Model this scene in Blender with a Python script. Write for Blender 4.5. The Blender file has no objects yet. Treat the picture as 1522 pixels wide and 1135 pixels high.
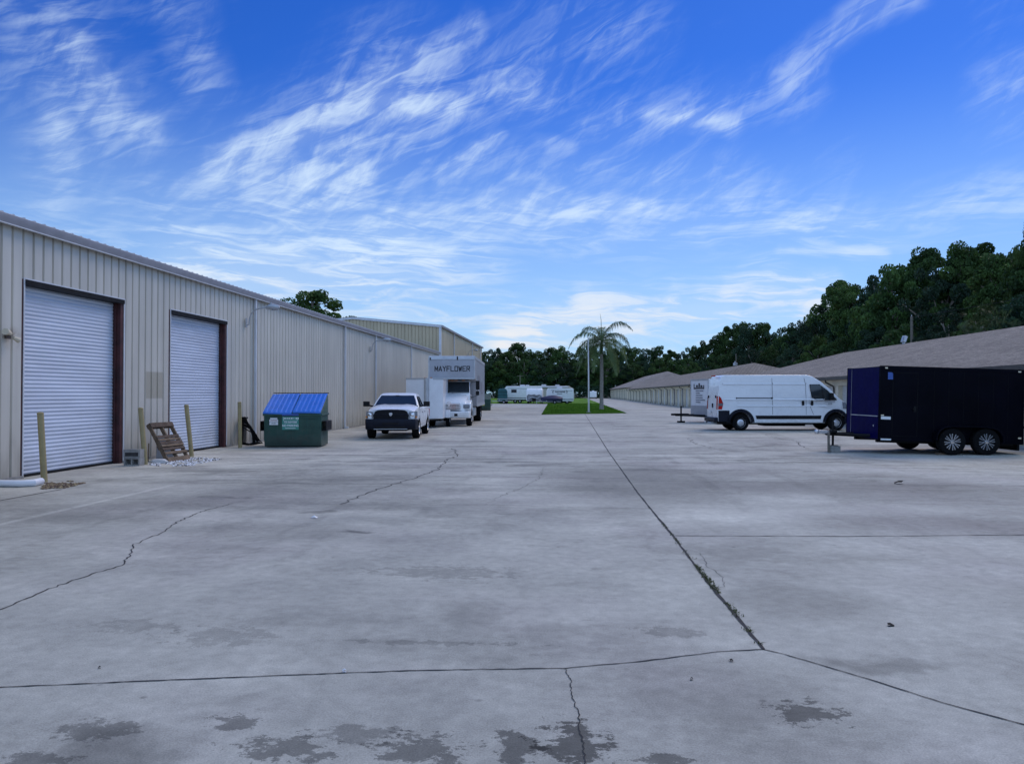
import bpy, bmesh, math, random
from math import sin, cos, pi, radians, atan, sqrt
from mathutils import Vector, Matrix, noise
random.seed(7)
scene = bpy.context.scene
COL = scene.collection
# ---------------------------------------------------------------- camera maths
F = 1150.0; H = 1.7
TH = atan((847-761)/F); PH = atan((585-567.5)/F*cos(TH))
def ray(px, py):
    x = (px-761)/F; cy = -(py-567.5)/F
    y = cos(PH)-cy*sin(PH); z = sin(PH)+cy*cos(PH)
    return Vector((x*cos(TH)-y*sin(TH), x*sin(TH)+y*cos(TH), z))
def G(px, py):
    d = ray(px, py); t = -H/d.z; return (d.x*t, d.y*t)
def onX(px, py, X):
    d = ray(px, py); t = X/d.x; return (d.y*t, H+d.z*t)
def onY(px, py, Y):
    d = ray(px, py); t = Y/d.y; return (d.x*t, H+d.z*t)
# ---------------------------------------------------------------- mesh builder
class MB:
    def __init__(s): s.v = []; s.f = []; s.m = []
    def add(s, vs, fs, m=0):
        b = len(s.v); s.v += [tuple(v) for v in vs]
        for f in fs: s.f.append([b+i for i in f]); s.m.append(m)
        return s
    def box(s, x0, x1, y0, y1, z0, z1, m=0):
        if x0 > x1: x0, x1 = x1, x0
        if y0 > y1: y0, y1 = y1, y0
        if z0 > z1: z0, z1 = z1, z0
        return s.add([(x0,y0,z0),(x1,y0,z0),(x1,y1,z0),(x0,y1,z0),(x0,y0,z1),(x1,y0,z1),(x1,y1,z1),(x0,y1,z1)],
            [(0,3,2,1),(4,5,6,7),(0,1,5,4),(1,2,6,5),(2,3,7,6),(3,0,4,7)], m)
    def tube(s, pts, r, n=8, m=0, cap=True):
        pts = [Vector(p) for p in pts]; rs = r if isinstance(r, (list, tuple)) else [r]*len(pts)
        b = len(s.v); up = None
        for i, p in enumerate(pts):
            t = (pts[min(i+1, len(pts)-1)]-pts[max(i-1, 0)]).normalized()
            if up is None:
                up = Vector((0,0,1)) if abs(t.z) < .9 else Vector((1,0,0))
            a = t.cross(up)
            if a.length < 1e-4: a = t.cross(Vector((0,1,0)))
            a.normalize(); c = a.cross(t).normalized(); up = c
            for k in range(n):
                q = 2*pi*k/n
                s.v.append(tuple(p+(a*cos(q)+c*sin(q))*rs[i]))
        for i in range(len(pts)-1):
            for k in range(n):
                s.f.append([b+i*n+k, b+i*n+(k+1)%n, b+(i+1)*n+(k+1)%n, b+(i+1)*n+k]); s.m.append(m)
        if cap:
            s.f.append([b+k for k in range(n)][::-1]); s.m.append(m)
            s.f.append([b+(len(pts)-1)*n+k for k in range(n)]); s.m.append(m)
        return s
    def prism(s, pts, y0, y1, m=0, axis='y', w=None):
        """polygon in (a,z) pushed along the other horizontal axis; w(a,z) may narrow it"""
        n = len(pts); V = []
        for side in (0, 1):
            for (a, z) in pts:
                y = (y0, y1)[side]
                if w: y = y*w(a, z)
                V.append((a, y, z) if axis == 'y' else ((y, a, z) if axis == 'x' else (a, z, y)))
        fs = [list(range(n)), list(range(2*n-1, n-1, -1))]+[[i, n+i, n+(i+1)%n, (i+1)%n] for i in range(n)]
        return s.add(V, fs, m)
    def lathe(s, prof, c=(0,0,0), axis='z', n=20, m=0):
        b = len(s.v); k_ = len(prof)
        for k in range(n):
            q = 2*pi*k/n
            for (r, h) in prof:
                if axis == 'z': p = (c[0]+r*cos(q), c[1]+r*sin(q), c[2]+h)
                elif axis == 'y': p = (c[0]+r*cos(q), c[1]+h, c[2]+r*sin(q))
                else: p = (c[0]+h, c[1]+r*cos(q), c[2]+r*sin(q))
                s.v.append(p)
        for k in range(n):
            for i in range(k_-1):
                s.f.append([b+k*k_+i, b+((k+1)%n)*k_+i, b+((k+1)%n)*k_+i+1, b+k*k_+i+1]); s.m.append(m)
        return s
    def quad(s, a, b, c, d, m=0): return s.add([a,b,c,d], [(0,1,2,3)], m)
    def mesh(s, name, mats):
        me = bpy.data.meshes.new(name); me.from_pydata(s.v, [], s.f)
        if not isinstance(mats, (list, tuple)): mats = [mats]
        for q in mats: me.materials.append(q)
        me.polygons.foreach_set('material_index', s.m); me.update()
        return me
    def build(s, name, mats, parent=None, bevel=0, smooth=False, loc=None, seg=2, fix=True):
        me = s.mesh(name, mats)
        if fix:
            bm = bmesh.new(); bm.from_mesh(me); bmesh.ops.recalc_face_normals(bm, faces=bm.faces); bm.to_mesh(me); bm.free()
        o = bpy.data.objects.new(name, me); COL.objects.link(o)
        if parent: o.parent = parent
        if loc: o.location = loc
        if bevel:
            b = o.modifiers.new('b', 'BEVEL'); b.width = bevel; b.segments = seg; b.limit_method = 'ANGLE'; b.angle_limit = radians(35)
            b.harden_normals = False
        if smooth or bevel:
            me.polygons.foreach_set('use_smooth', [True]*len(me.polygons))
            if hasattr(me, 'set_sharp_from_angle') : me.set_sharp_from_angle(angle=radians(38 if not bevel else 50))
        return o
def tag(o, label=None, cat=None, group=None, kind=None):
    if label: o['label'] = label
    if cat: o['category'] = cat
    if group: o['group'] = group
    if kind: o['kind'] = kind
    return o
def empty(name, loc, yaw=0, label=None, cat=None, group=None, pitch=0):
    o = bpy.data.objects.new(name, None); COL.objects.link(o)
    o.location = loc; o.rotation_euler = (0, pitch, yaw); o.empty_display_size = .3
    return tag(o, label, cat, group)
def kids(o): return [c for c in bpy.data.objects if c.parent == o]
def copy_tree(o, parent=None):
    c = o.copy(); COL.objects.link(c); c.parent = parent
    for k in kids(o): copy_tree(k, c)
    return c
def text(name, body, mat, parent, size, loc, rot, ext=.002, sx=1, shear=0, bold=0, align='CENTER', label=None):
    cu = bpy.data.curves.new('t', 'FONT'); cu.body = body; cu.size = size; cu.extrude = ext; cu.offset = bold
    cu.align_x = align; cu.align_y = 'CENTER'; cu.shear = shear; cu.space_line = 1.0
    t = bpy.data.objects.new('t', cu); COL.objects.link(t)
    bpy.context.view_layer.update()
    me = bpy.data.meshes.new_from_object(t); bpy.data.objects.remove(t)
    me.materials.clear(); me.materials.append(mat)
    o = bpy.data.objects.new(name, me); COL.objects.link(o); o.parent = parent
    o.location = loc; o.rotation_euler = rot; o.scale = (sx, 1, 1)
    if label: o['label'] = label
    return o
# ---------------------------------------------------------------- materials
class NT:
    def __init__(s, nt): s.t = nt
    def n(s, typ, **kw):
        nd = s.t.nodes.new(typ)
        for k, v in kw.items():
            if k == 'ins':
                for a, b in v.items():
                    if hasattr(b, 'is_output') or isinstance(b, bpy.types.NodeSocket): s.t.links.new(b, nd.inputs[a])
                    else: nd.inputs[a].default_value = b
            else: setattr(nd, k, v)
        return nd
    def math(s, op, a, b=None, c=None, clamp=False):
        nd = s.t.nodes.new('ShaderNodeMath'); nd.operation = op; nd.use_clamp = clamp
        for i, v in enumerate((a, b, c)):
            if v is None: continue
            if isinstance(v, bpy.types.NodeSocket): s.t.links.new(v, nd.inputs[i])
            else: nd.inputs[i].default_value = v
        return nd.outputs[0]
    def vm(s, op, a, b=None, scale=None):
        nd = s.t.nodes.new('ShaderNodeVectorMath'); nd.operation = op
        for i, v in enumerate((a, b)):
            if v is None: continue
            if isinstance(v, bpy.types.NodeSocket): s.t.links.new(v, nd.inputs[i])
            else: nd.inputs[i].default_value = v
        if scale is not None:
            if isinstance(scale, bpy.types.NodeSocket): s.t.links.new(scale, nd.inputs['Scale'])
            else: nd.inputs['Scale'].default_value = scale
        return nd.outputs['Value'] if op in ('LENGTH', 'DOT_PRODUCT', 'DISTANCE') else nd.outputs['Vector']
    def noise(s, vec, scale, detail=4, rough=.55, dist=0):
        nd = s.n('ShaderNodeTexNoise', ins={'Vector': vec, 'Scale': scale, 'Detail': detail, 'Roughness': rough, 'Distortion': dist})
        return nd.outputs['Fac']
    def mapr(s, v, a, b, c=0, d=1, smooth=True):
        nd = s.n('ShaderNodeMapRange', interpolation_type='SMOOTHSTEP' if smooth else 'LINEAR',
            ins={0: v, 1: a, 2: b, 3: c, 4: d}); return nd.outputs[0]
    def mix(s, fac, a, b, mode='MIX'):
        nd = s.t.nodes.new('ShaderNodeMix'); nd.data_type = 'RGBA'; nd.blend_type = mode
        for i, v in ((0, fac), (6, a), (7, b)):
            if isinstance(v, bpy.types.NodeSocket): s.t.links.new(v, nd.inputs[i])
            else: nd.inputs[i].default_value = (v if i == 0 else (*v[:3], 1))
        return nd.outputs[2]
    def scalev(s, vec, sc):
        return s.vm('MULTIPLY', vec, sc)
LOWSPEC = {'rubber':.08,'black_plastic':.2,'bumper_dark':.2,'frame_dark':.15,'navy':.02,'black_gloss':.07}
def newmat(name):
    m = bpy.data.materials.new(name); m.use_nodes = True
    nt = m.node_tree; b = nt.nodes['Principled BSDF']
    return m, NT(nt), b
def pbr(name, col, rough=.5, metal=0, var=.12, vs=3.0, bump=0, bs=40, coat=0, dirt=0, spec=None):
    m, N, b = newmat(name)
    tc = N.n('ShaderNodeTexCoord').outputs['Object']
    f = N.mapr(N.noise(tc, vs, 5), .3, .7, 1-var, 1+var, False)
    c = N.vm('SCALE', (col[0], col[1], col[2]), scale=f)
    if dirt:
        z = N.n('ShaderNodeSeparateXYZ', ins={0: tc}).outputs[2]
        d = N.mapr(N.math('ADD', z, N.math('MULTIPLY', N.noise(tc, 6, 5), .9)), .55, 1.1, dirt, 0)
        c = N.mix(d, c, (.09, .08, .07))
    N.t.links.new(c, b.inputs['Base Color'])
    r = N.mapr(N.noise(tc, vs*2.3, 4), .3, .7, max(.02, rough*.85), min(1, rough*1.15), False)
    N.t.links.new(r, b.inputs['Roughness'])
    b.inputs['Metallic'].default_value = metal
    if coat: b.inputs['Coat Weight'].default_value = coat; b.inputs['Coat Roughness'].default_value = .08
    if name in LOWSPEC: spec = LOWSPEC[name]; b.inputs['Coat Weight'].default_value = 0
    if spec is not None: b.inputs['Specular IOR Level'].default_value = spec
    if bump:
        bp = N.n('ShaderNodeBump', ins={'Height': N.noise(tc, bs, 5), 'Strength': bump, 'Distance': .02})
        N.t.links.new(bp.outputs[0], b.inputs['Normal'])
    return m
M = {}
M['white_paint'] = pbr('white_paint', (.80, .81, .82), .3, coat=.5, var=.03, dirt=.25)
M['trailer_white'] = pbr('trailer_white', (.74, .75, .77), .38, var=.05, dirt=.3, coat=.2)
M['glass'] = pbr('glass', (.02, .028, .034), .05, var=.02, spec=.8)
M['black_plastic'] = pbr('black_plastic', (.009, .009, .011), .55, var=.2)
M['bumper_dark'] = pbr('bumper_dark', (.007, .009, .018), .5, var=.2)
M['rubber'] = pbr('rubber', (.009, .009, .010), .85, var=.25, bump=.3, bs=60)
M['chrome'] = pbr('chrome', (.75, .76, .78), .14, 1, var=.04)
M['steel'] = pbr('steel', (.55, .56, .58), .35, 1, var=.15)
M['rim'] = pbr('rim', (.62, .63, .66), .3, .7, var=.1)
M['red_lens'] = pbr('red_lens', (.45, .02, .015), .15, var=.1)
M['amber_lens'] = pbr('amber_lens', (.6, .22, .04), .15, var=.1)
M['lens'] = pbr('lens', (.28, .30, .33), .08, .5, var=.25, vs=14)
M['galv'] = pbr('galv', (.46, .48, .50), .45, .5, var=.12)
M['frame_dark'] = pbr('frame_dark', (.012, .012, .013), .6, var=.3)
M['navy'] = pbr('navy', (.001, .001, .055), .4, var=.15, coat=.0, spec=.25)
M['black_gloss'] = pbr('black_gloss', (.002, .0022, .006), .42, var=.4, coat=.0, spec=.12, vs=1)
M['trim_white'] = pbr('trim_white', (.58, .60, .63), .45, var=.08, vs=2)
M['cream'] = pbr('cream', (.82, .73, .55), .8, var=.08, vs=1.2, bump=.25, bs=25, dirt=.35)
M['bronze'] = pbr('bronze', (.06, .045, .035), .5, var=.1)
M['red_steel'] = pbr('red_steel', (.055, .014, .014), .65, var=.5, vs=4)
M['bollard'] = pbr('bollard', (.31, .25, .12), .6, var=.14, vs=5, bump=.15)
M['galv_lamp'] = pbr('galv_lamp', (.42, .44, .46), .4, .4)
M['cmu'] = pbr('cmu', (.27, .265, .25), .95, var=.25, vs=9, bump=.5, bs=70)
M['wood'] = pbr('wood', (.15, .105, .068), .85, var=.45, vs=5, bump=.3)
M['wood_dark'] = pbr('wood_dark', (.085, .058, .042), .9, var=.5, vs=5, bump=.3)
M['dump_green'] = pbr('dump_green', (.016, .07, .055), .5, var=.3, vs=2.5, bump=.1, dirt=.4)
M['dump_blue'] = pbr('dump_blue', (.03, .17, .62), .42, var=.1, vs=3)
M['sign_green'] = pbr('sign_green', (.05, .25, .2), .5)
M['sign_white'] = pbr('sign_white', (.75, .77, .78), .5, var=.05)
M['ink_red'] = pbr('ink_red', (.35, .06, .06), .6)
M['ink_black'] = pbr('ink_black', (.02, .02, .025), .6)
M['ink_grey'] = pbr('ink_grey', (.2, .21, .24), .6)
M['pvc'] = pbr('pvc', (.72, .74, .78), .4, var=.06)
M['bag'] = pbr('bag', (.5, .5, .5), .7, var=.15, bump=.4, bs=10)
M['silver_panel'] = pbr('silver_panel', (.36, .37, .40), .45, .25, var=.08, vs=2)
M['yellow'] = pbr('yellow', (.6, .58, .12), .5)
M['teal'] = pbr('teal', (.02, .10, .12), .6, var=.2)
M['rv_white'] = pbr('rv_white', (.84, .84, .84), .35, var=.06, dirt=.2)
M['rv_cream'] = pbr('rv_cream', (.5, .47, .40), .5, var=.1)
M['rv_grey'] = pbr('rv_grey', (.16, .165, .175), .5, var=.1)
M['navy_cover'] = pbr('navy_cover', (.012, .018, .07), .6, var=.2, vs=3)
M['palm_bark'] = pbr('palm_bark', (.27, .25, .23), .9, var=.25, vs=6, bump=.5, bs=12)
M['bark'] = pbr('bark', (.26, .22, .18), .95, var=.4, vs=3, bump=.5, bs=8)
M['pole_wood'] = pbr('pole_wood', (.17, .15, .12), .9, var=.3)
M['flagpole'] = pbr('flagpole', (.6, .62, .64), .4, .3, var=.05)
M['joint'] = pbr('joint', (.035, .034, .034), .95, var=.5, vs=8)
M['seam'] = pbr('seam', (.06, .065, .075), .6, var=.2)
M['dead_leaf'] = pbr('dead_leaf', (.04, .03, .022), .9, var=.4)

def ribbed_metal(name, col, tall):
    """painted steel siding: vertical weathering, chalky bands, grime at the foot"""
    m, N, b = newmat(name)
    P = N.n('ShaderNodeNewGeometry').outputs['Position']
    st = N.noise(N.scalev(P, (1.6, 1.6, .12)), 2.2, 5)
    bl = N.noise(P, .35, 4)
    f = N.math('MULTIPLY', N.mapr(st, .3, .7, .88, 1.08, False), N.mapr(bl, .3, .7, .92, 1.08, False))
    c = N.vm('SCALE', col, scale=f)
    z = N.n('ShaderNodeSeparateXYZ', ins={0: P})
    grime = N.mapr(N.math('ADD', z.outputs[2], N.math('MULTIPLY', N.noise(N.scalev(P, (1, 1, .3)), 3, 5), 1.6)), .5, 1.7, .6, 0)
    c = N.mix(grime, c, (.16, .145, .11))
    if tall:
        y = z.outputs[1]; zz = z.outputs[2]
        def band(v, a, b_): return N.math('MULTIPLY', N.mapr(v, a, a+.05, 0, 1), N.mapr(v, b_-.05, b_, 1, 0))
        pm = N.math('MULTIPLY', band(y, 19.25, 20.15), band(zz, 1.55, 2.3))
        c = N.mix(N.math('MULTIPLY', pm, .55), c, (.30, .26, .17))
        rust = N.math('MULTIPLY', N.mapr(N.math('ABSOLUTE', N.math('SUBTRACT', y, 14.45)), 0, .35, 1, 0), N.mapr(N.math('ABSOLUTE', N.math('SUBTRACT', zz, 2.8)), 0, .3, 1, 0))
        c = N.mix(N.math('MULTIPLY', rust, N.mapr(N.noise(P, 5, 4), .35, .65, 0, .8)), c, (.22, .14, .08))
    N.t.links.new(c, b.inputs['Base Color'])
    b.inputs['Roughness'].default_value = .42; b.inputs['Metallic'].default_value = .1
    bp = N.n('ShaderNodeBump', ins={'Height': N.noise(N.scalev(P, (1, 1, .25)), 1.1, 3), 'Strength': .25, 'Distance': .08})
    N.t.links.new(bp.outputs[0], b.inputs['Normal'])
    return m
M['siding'] = ribbed_metal('siding', (.58, .55, .48), True)
M['siding_tan'] = ribbed_metal('siding_tan', (.48, .40, .26), False)
M['roof_metal'] = pbr('roof_metal', (.5, .51, .52), .4, .4)

def shutter_mat():
    m, N, b = newmat('shutter')
    tc = N.n('ShaderNodeTexCoord').outputs['Object']
    f = N.mapr(N.noise(N.scalev(tc, (1, .35, 2.5)), 1.6, 5), .3, .7, .86, 1.08, False)
    c = N.vm('SCALE', (.58, .635, .73), scale=f)
    z = N.n('ShaderNodeSeparateXYZ', ins={0: tc}).outputs[2]
    c = N.mix(N.mapr(N.math('ADD', z, N.math('MULTIPLY', N.noise(tc, 3, 5), 1.4)), .4, 1.6, .28, 0), c, (.3, .29, .27))
    N.t.links.new(c, b.inputs['Base Color']); b.inputs['Roughness'].default_value = .4
    return m
M['shutter'] = shutter_mat()

def shingle_mat(name, c0, c1):
    m, N, b = newmat(name)
    P = N.n('ShaderNodeNewGeometry').outputs['Position']
    s = N.n('ShaderNodeSeparateXYZ', ins={0: P})
    u = N.math('ADD', s.outputs[0], s.outputs[1])
    uv = N.n('ShaderNodeCombineXYZ', ins={0: u, 1: N.math('MULTIPLY', s.outputs[2], 3.6)}).outputs[0]
    br = N.n('ShaderNodeTexBrick', ins={'Vector': uv, 'Scale': 1.0, 'Color1': (*c0, 1), 'Color2': (*c1, 1), 'Mortar': (c0[0]*.35, c0[1]*.35, c0[2]*.35, 1), 'Mortar Size': .030, 'Brick Width': .42, 'Row Height': .16, 'Bias': 0.0})
    f = N.math('MULTIPLY', N.mapr(N.noise(P, .5, 5), .3, .7, .8, 1.15, False), N.mapr(N.noise(N.scalev(uv, (3, 7, 1)), 2.5, 3), .3, .7, .5, 1.45, False))
    N.t.links.new(N.vm('SCALE', br.outputs['Color'], scale=f), b.inputs['Base Color'])
    b.inputs['Roughness'].default_value = .95
    bp = N.n('ShaderNodeBump', ins={'Height': br.outputs['Fac'], 'Strength': .5, 'Distance': -.02})
    N.t.links.new(bp.outputs[0], b.inputs['Normal'])
    return m
M['shingle'] = shingle_mat('shingle', (.32, .28, .235), (.19, .165, .14))
M['shingle_skylit'] = shingle_mat('shingle_skylit', (.33, .30, .27), (.28, .25, .23))  # lighter shingle copy; brightness of a sky-facing roof is put into its colour

def leaf_mat(name, ca, cb, transl=.25):
    m, N, b = newmat(name)
    P = N.n('ShaderNodeNewGeometry').outputs['Position']
    oi = N.n('ShaderNodeObjectInfo').outputs['Random']
    f = N.mapr(N.noise(P, .45, 4, .7), .35, .65, 0, 1)
    c = N.mix(f, ca, cb)
    c = N.vm('SCALE', c, scale=N.mapr(oi, 0, 1, .65, 1.35, False))
    N.t.links.new(c, b.inputs['Base Color']); b.inputs['Roughness'].default_value = .6
    b.inputs['Specular IOR Level'].default_value = .25
    tr = N.n('ShaderNodeBsdfTranslucent', ins={'Color': c})
    mx = N.n('ShaderNodeMixShader', ins={0: transl, 1: b.outputs[0], 2: tr.outputs[0]})
    N.t.links.new(mx.outputs[0], N.t.nodes['Material Output'].inputs[0])
    return m
M['leaf'] = leaf_mat('leaf', (.022, .052, .016), (.065, .125, .03))
M['leaf_blue'] = leaf_mat('leaf_blue', (.020, .048, .026), (.045, .09, .045))
M['leaf_pine'] = leaf_mat('leaf_pine', (.03, .065, .018), (.085, .15, .035))
M['leaf_palm'] = leaf_mat('leaf_palm', (.06, .10, .035), (.13, .18, .07))
M['weed'] = leaf_mat('weed', (.05, .065, .02), (.10, .11, .05))

def grass_mat():
    m, N, b = newmat('grass')
    P = N.n('ShaderNodeNewGeometry').outputs['Position']
    f = N.mapr(N.noise(N.scalev(P, (1, .5, 1)), .5, 6, .7), .35, .65, 0, 1)
    c = N.mix(f, (.075, .18, .018), (.14, .27, .028))
    c = N.mix(N.mapr(N.noise(P, 6, 4), .4, .7, 0, .5), c, (.05, .08, .018))
    N.t.links.new(c, b.inputs['Base Color']); b.inputs['Roughness'].default_value = .9
    b.inputs['Specular IOR Level'].default_value = .1
    bp = N.n('ShaderNodeBump', ins={'Height': N.noise(P, 14, 5), 'Strength': 1, 'Distance': .08})
    N.t.links.new(bp.outputs[0], b.inputs['Normal'])
    return m
M['grass'] = grass_mat()
M['soil'] = pbr('soil', (.05, .055, .03), .95, var=.4, vs=.3)

# ---- concrete
def concrete():
    m, N, b = newmat('concrete')
    P = N.n('ShaderNodeNewGeometry').outputs['Position']
    wob = N.n('ShaderNodeTexNoise', ins={'Vector': P, 'Scale': 1.3, 'Detail': 5, 'Roughness': .65})
    W = N.vm('ADD', P, N.vm('SCALE', N.vm('SUBTRACT', wob.outputs['Color'], (.5, .5, .5)), scale=.9))
    n1 = N.noise(P, .13, 6, .6); n2 = N.noise(P, .8, 6, .65); n3 = N.noise(P, 9, 5, .6); n4 = N.noise(P, 90, 4, .75)
    c = N.mix(N.mapr(n1, .3, .7, 0, 1), (.355, .350, .308), (.48, .472, .41))
    hue = N.mapr(N.noise(P, .3, 4), .45, .7, 0, 1)
    c = N.mix(N.math('MULTIPLY', hue, .3), c, (.37, .325, .32))
    k = N.math('MULTIPLY', N.mapr(n2, .3, .7, .78, 1.16, False), N.mapr(n3, .25, .75, .84, 1.15, False))
    k = N.math('MULTIPLY', k, N.mapr(n4, .3, .7, .74, 1.26, False))
    # crusty dark flakes
    fl = N.mapr(N.noise(N.scalev(P, (.7, 1.3, 1)), 1.1, 10, .72), .585, .615, 0, 1)
    fl = N.math('MULTIPLY', fl, N.mapr(N.noise(P, .21, 3), .48, .62, 0, 1))
    k = N.math('MULTIPLY', k, N.mapr(fl, 0, 1, 1, .70, False))
    f2 = N.mapr(N.noise(N.scalev(P, (1.1, 2.6, 1)), 1.6, 10, .75), .60, .63, 0, 1)
    k = N.math('MULTIPLY', k, N.mapr(N.math('MULTIPLY', f2, N.mapr(N.noise(P, .33, 3), .45, .6, 0, 1)), 0, 1, 1, .80, False))
    # broad soft dirt across the yard
    so = N.mapr(N.noise(N.scalev(W, (.5, 1.0, 1)), .34, 7, .66), .47, .64, 1.03, .75)
    k = N.math('MULTIPLY', k, so)
    # dragged tyre marks, mostly along and across the lane
    sk = N.mapr(N.noise(N.scalev(W, (2.4, .16, 1)), 1, 5, .6), .54, .72, 1, .86)
    k = N.math('MULTIPLY', k, sk)
    sx_ = N.mapr(N.noise(N.scalev(W, (.12, 2.2, 1)), 1, 6, .65), .5, .68, 1.06, .58)
    sp = N.n('ShaderNodeSeparateXYZ', ins={0: P})
    far = N.mapr(sp.outputs[1], 9, 20, 0, 1)
    k = N.math('MULTIPLY', k, N.math('ADD', N.math('MULTIPLY', sx_, far), N.math('SUBTRACT', 1, far)))
    # droplets
    vo = N.n('ShaderNodeTexVoronoi', ins={'Vector': N.vm('ADD', P, N.vm('SCALE', wob.outputs['Color'], scale=.08)), 'Scale': 2.6, 'Randomness': 1})
    vs = N.n('ShaderNodeSeparateColor', ins={0: vo.outputs['Color']})
    dr = N.math('MULTIPLY', N.mapr(vo.outputs['Distance'], .03, .075, 1, 0), N.mapr(vs.outputs[0], .62, .64, 0, 1))
    k = N.math('MULTIPLY', k, N.mapr(dr, 0, 1, 1, .68, False))
    # turning arcs in front of the roller doors
    arcn = N.mapr(N.noise(P, 1.0, 5), .42, .6, 0, 1.6)
    for (cx, cy, R, w, st) in ((-9, 34, 17.5, .5, .16), (-9, 34, 19.4, .45, .14), (-16, 26, 13.0, .35, .15), (-16, 26, 11.2, .35, .13), (22, 30, 17, .5, .14), (22, 31, 18.8, .4, .12)):
        d = N.math('ABSOLUTE', N.math('SUBTRACT', N.vm('DISTANCE', P, (cx, cy, 0)), R))
        a = N.math('MULTIPLY', N.mapr(d, 0, w, 1, 0), N.math('MULTIPLY', arcn, st))
        k = N.math('MULTIPLY', k, N.math('SUBTRACT', 1, a))
    # individual stains (centre, radii, strength, how ragged)
    ST = [((1195,1058),.20,.20,.42,1),((850,1105),.20,.30,.48,1),((765,1108),.16,.20,.42,1),((620,1115),.26,.2,.38,1),((420,1112),.3,.15,.36,1),
          ((160,1125),.38,.32,.30,0),((355,1072),.16,.12,.35,1),((530,1090),.22,.14,.25,1),((330,945),.42,.25,.16,1),((200,930),.4,.2,.14,1),
          ((640,955),.8,.06,.22,1),((400,790),1.4,.8,.18,0),((270,745),1.6,1.2,.16,0),((945,715),2.3,4.2,.26,0),((1300,725),3.5,1.8,.22,0),((1180,890),.8,.7,.17,0),
          ((1310,985),.5,.2,.25,0),((470,720),2.6,2.6,.15,0),((640,750),1.8,1.0,.13,0),((1000,940),.3,.16,.2,1),((470,760),.25,.2,.3,0),((525,790),.3,.12,.35,0),
          ((660,850),.8,.35,.18,1),((140,1085),.22,.16,.3,1),((60,1130),.2,.1,.3,1),((990,1128),.15,.08,.4,1),((700,910),.25,.5,.16,0),((130,770),1.5,.7,.15,0),((1420,780),2.2,1.0,.15,0),((1080,760),1.5,1.2,-.12,0),((1180,740),1,.9,-.12,0)]
    rg = N.math('MULTIPLY', N.math('SUBTRACT', N.noise(N.scalev(P, (1, 1.25, 1)), 6.5, 10, .78), .5), 5.4)
    for (gx, w_, y0, y1, st) in ((-3.4,.16,6,16,.12),(-2.1,.14,7,20,.12),(2.6,.15,9,26,.12),(4.3,.15,9,26,.12)):
        sxy = N.math('ABSOLUTE', N.math('SUBTRACT', sp.outputs[0], gx)); a = N.math('MULTIPLY', N.mapr(sxy, w_*.4, w_, 1, 0), N.math('MULTIPLY', N.mapr(sp.outputs[1], y0, y0+4, 0, 1), N.mapr(sp.outputs[1], y1-6, y1, 1, 0)))
        k = N.math('MULTIPLY', k, N.math('SUBTRACT', 1, N.math('MULTIPLY', a, N.math('MULTIPLY', arcn, st*.8))))
    for (p, rx, ry, st, rag) in ST:
        gx, gy = G(*p)
        src = W if rag == 0 else P
        q = N.vm('MULTIPLY', N.vm('SUBTRACT', src, (gx, gy, 0)), (1/rx, 1/ry, 0))
        d = N.vm('LENGTH', q)
        if rag:
            d = N.math('ADD', d, rg)
            mask = N.mapr(d, .66, .74, 1, 0); st *= 1.45
        else: mask = N.mapr(d, .35, 1.15, 1, 0); st *= 1.45
        k = N.math('MULTIPLY', k, N.math('SUBTRACT', 1, N.math('MULTIPLY', mask, st)))
    # pale scrape on the left slab
    a = G(0, 779); c2 = G(250, 722)
    A = Vector((a[0], a[1], 0)); B = Vector((c2[0], c2[1], 0)); D = (B-A).normalized(); Nn = Vector((-D.y, D.x, 0))
    dd = N.math('ABSOLUTE', N.vm('DOT_PRODUCT', N.vm('SUBTRACT', P, tuple(A)), tuple(Nn)))
    al = N.vm('DOT_PRODUCT', N.vm('SUBTRACT', P, tuple(A)), tuple(D))
    mk = N.math('MULTIPLY', N.mapr(dd, .03, .09, 1, 0), N.mapr(al, (B-A).length-.5, (B-A).length+1, 1, 0))
    k = N.math('MULTIPLY', k, N.math('ADD', 1, N.math('MULTIPLY', mk, .3)))
    col = N.vm('SCALE', c, scale=k)
    N.t.links.new(col, b.inputs['Base Color'])
    N.t.links.new(N.mapr(n2, .3, .7, .68, .88, False), b.inputs['Roughness'])
    b.inputs['Specular IOR Level'].default_value = .25
    hgt = N.math('ADD', N.math('MULTIPLY', n3, .6), N.math('MULTIPLY', n4, .5))
    bp = N.n('ShaderNodeBump', ins={'Height': hgt, 'Strength': .6, 'Distance': .012})
    N.t.links.new(bp.outputs[0], b.inputs['Normal'])
    return m
M['concrete'] = concrete()

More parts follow.
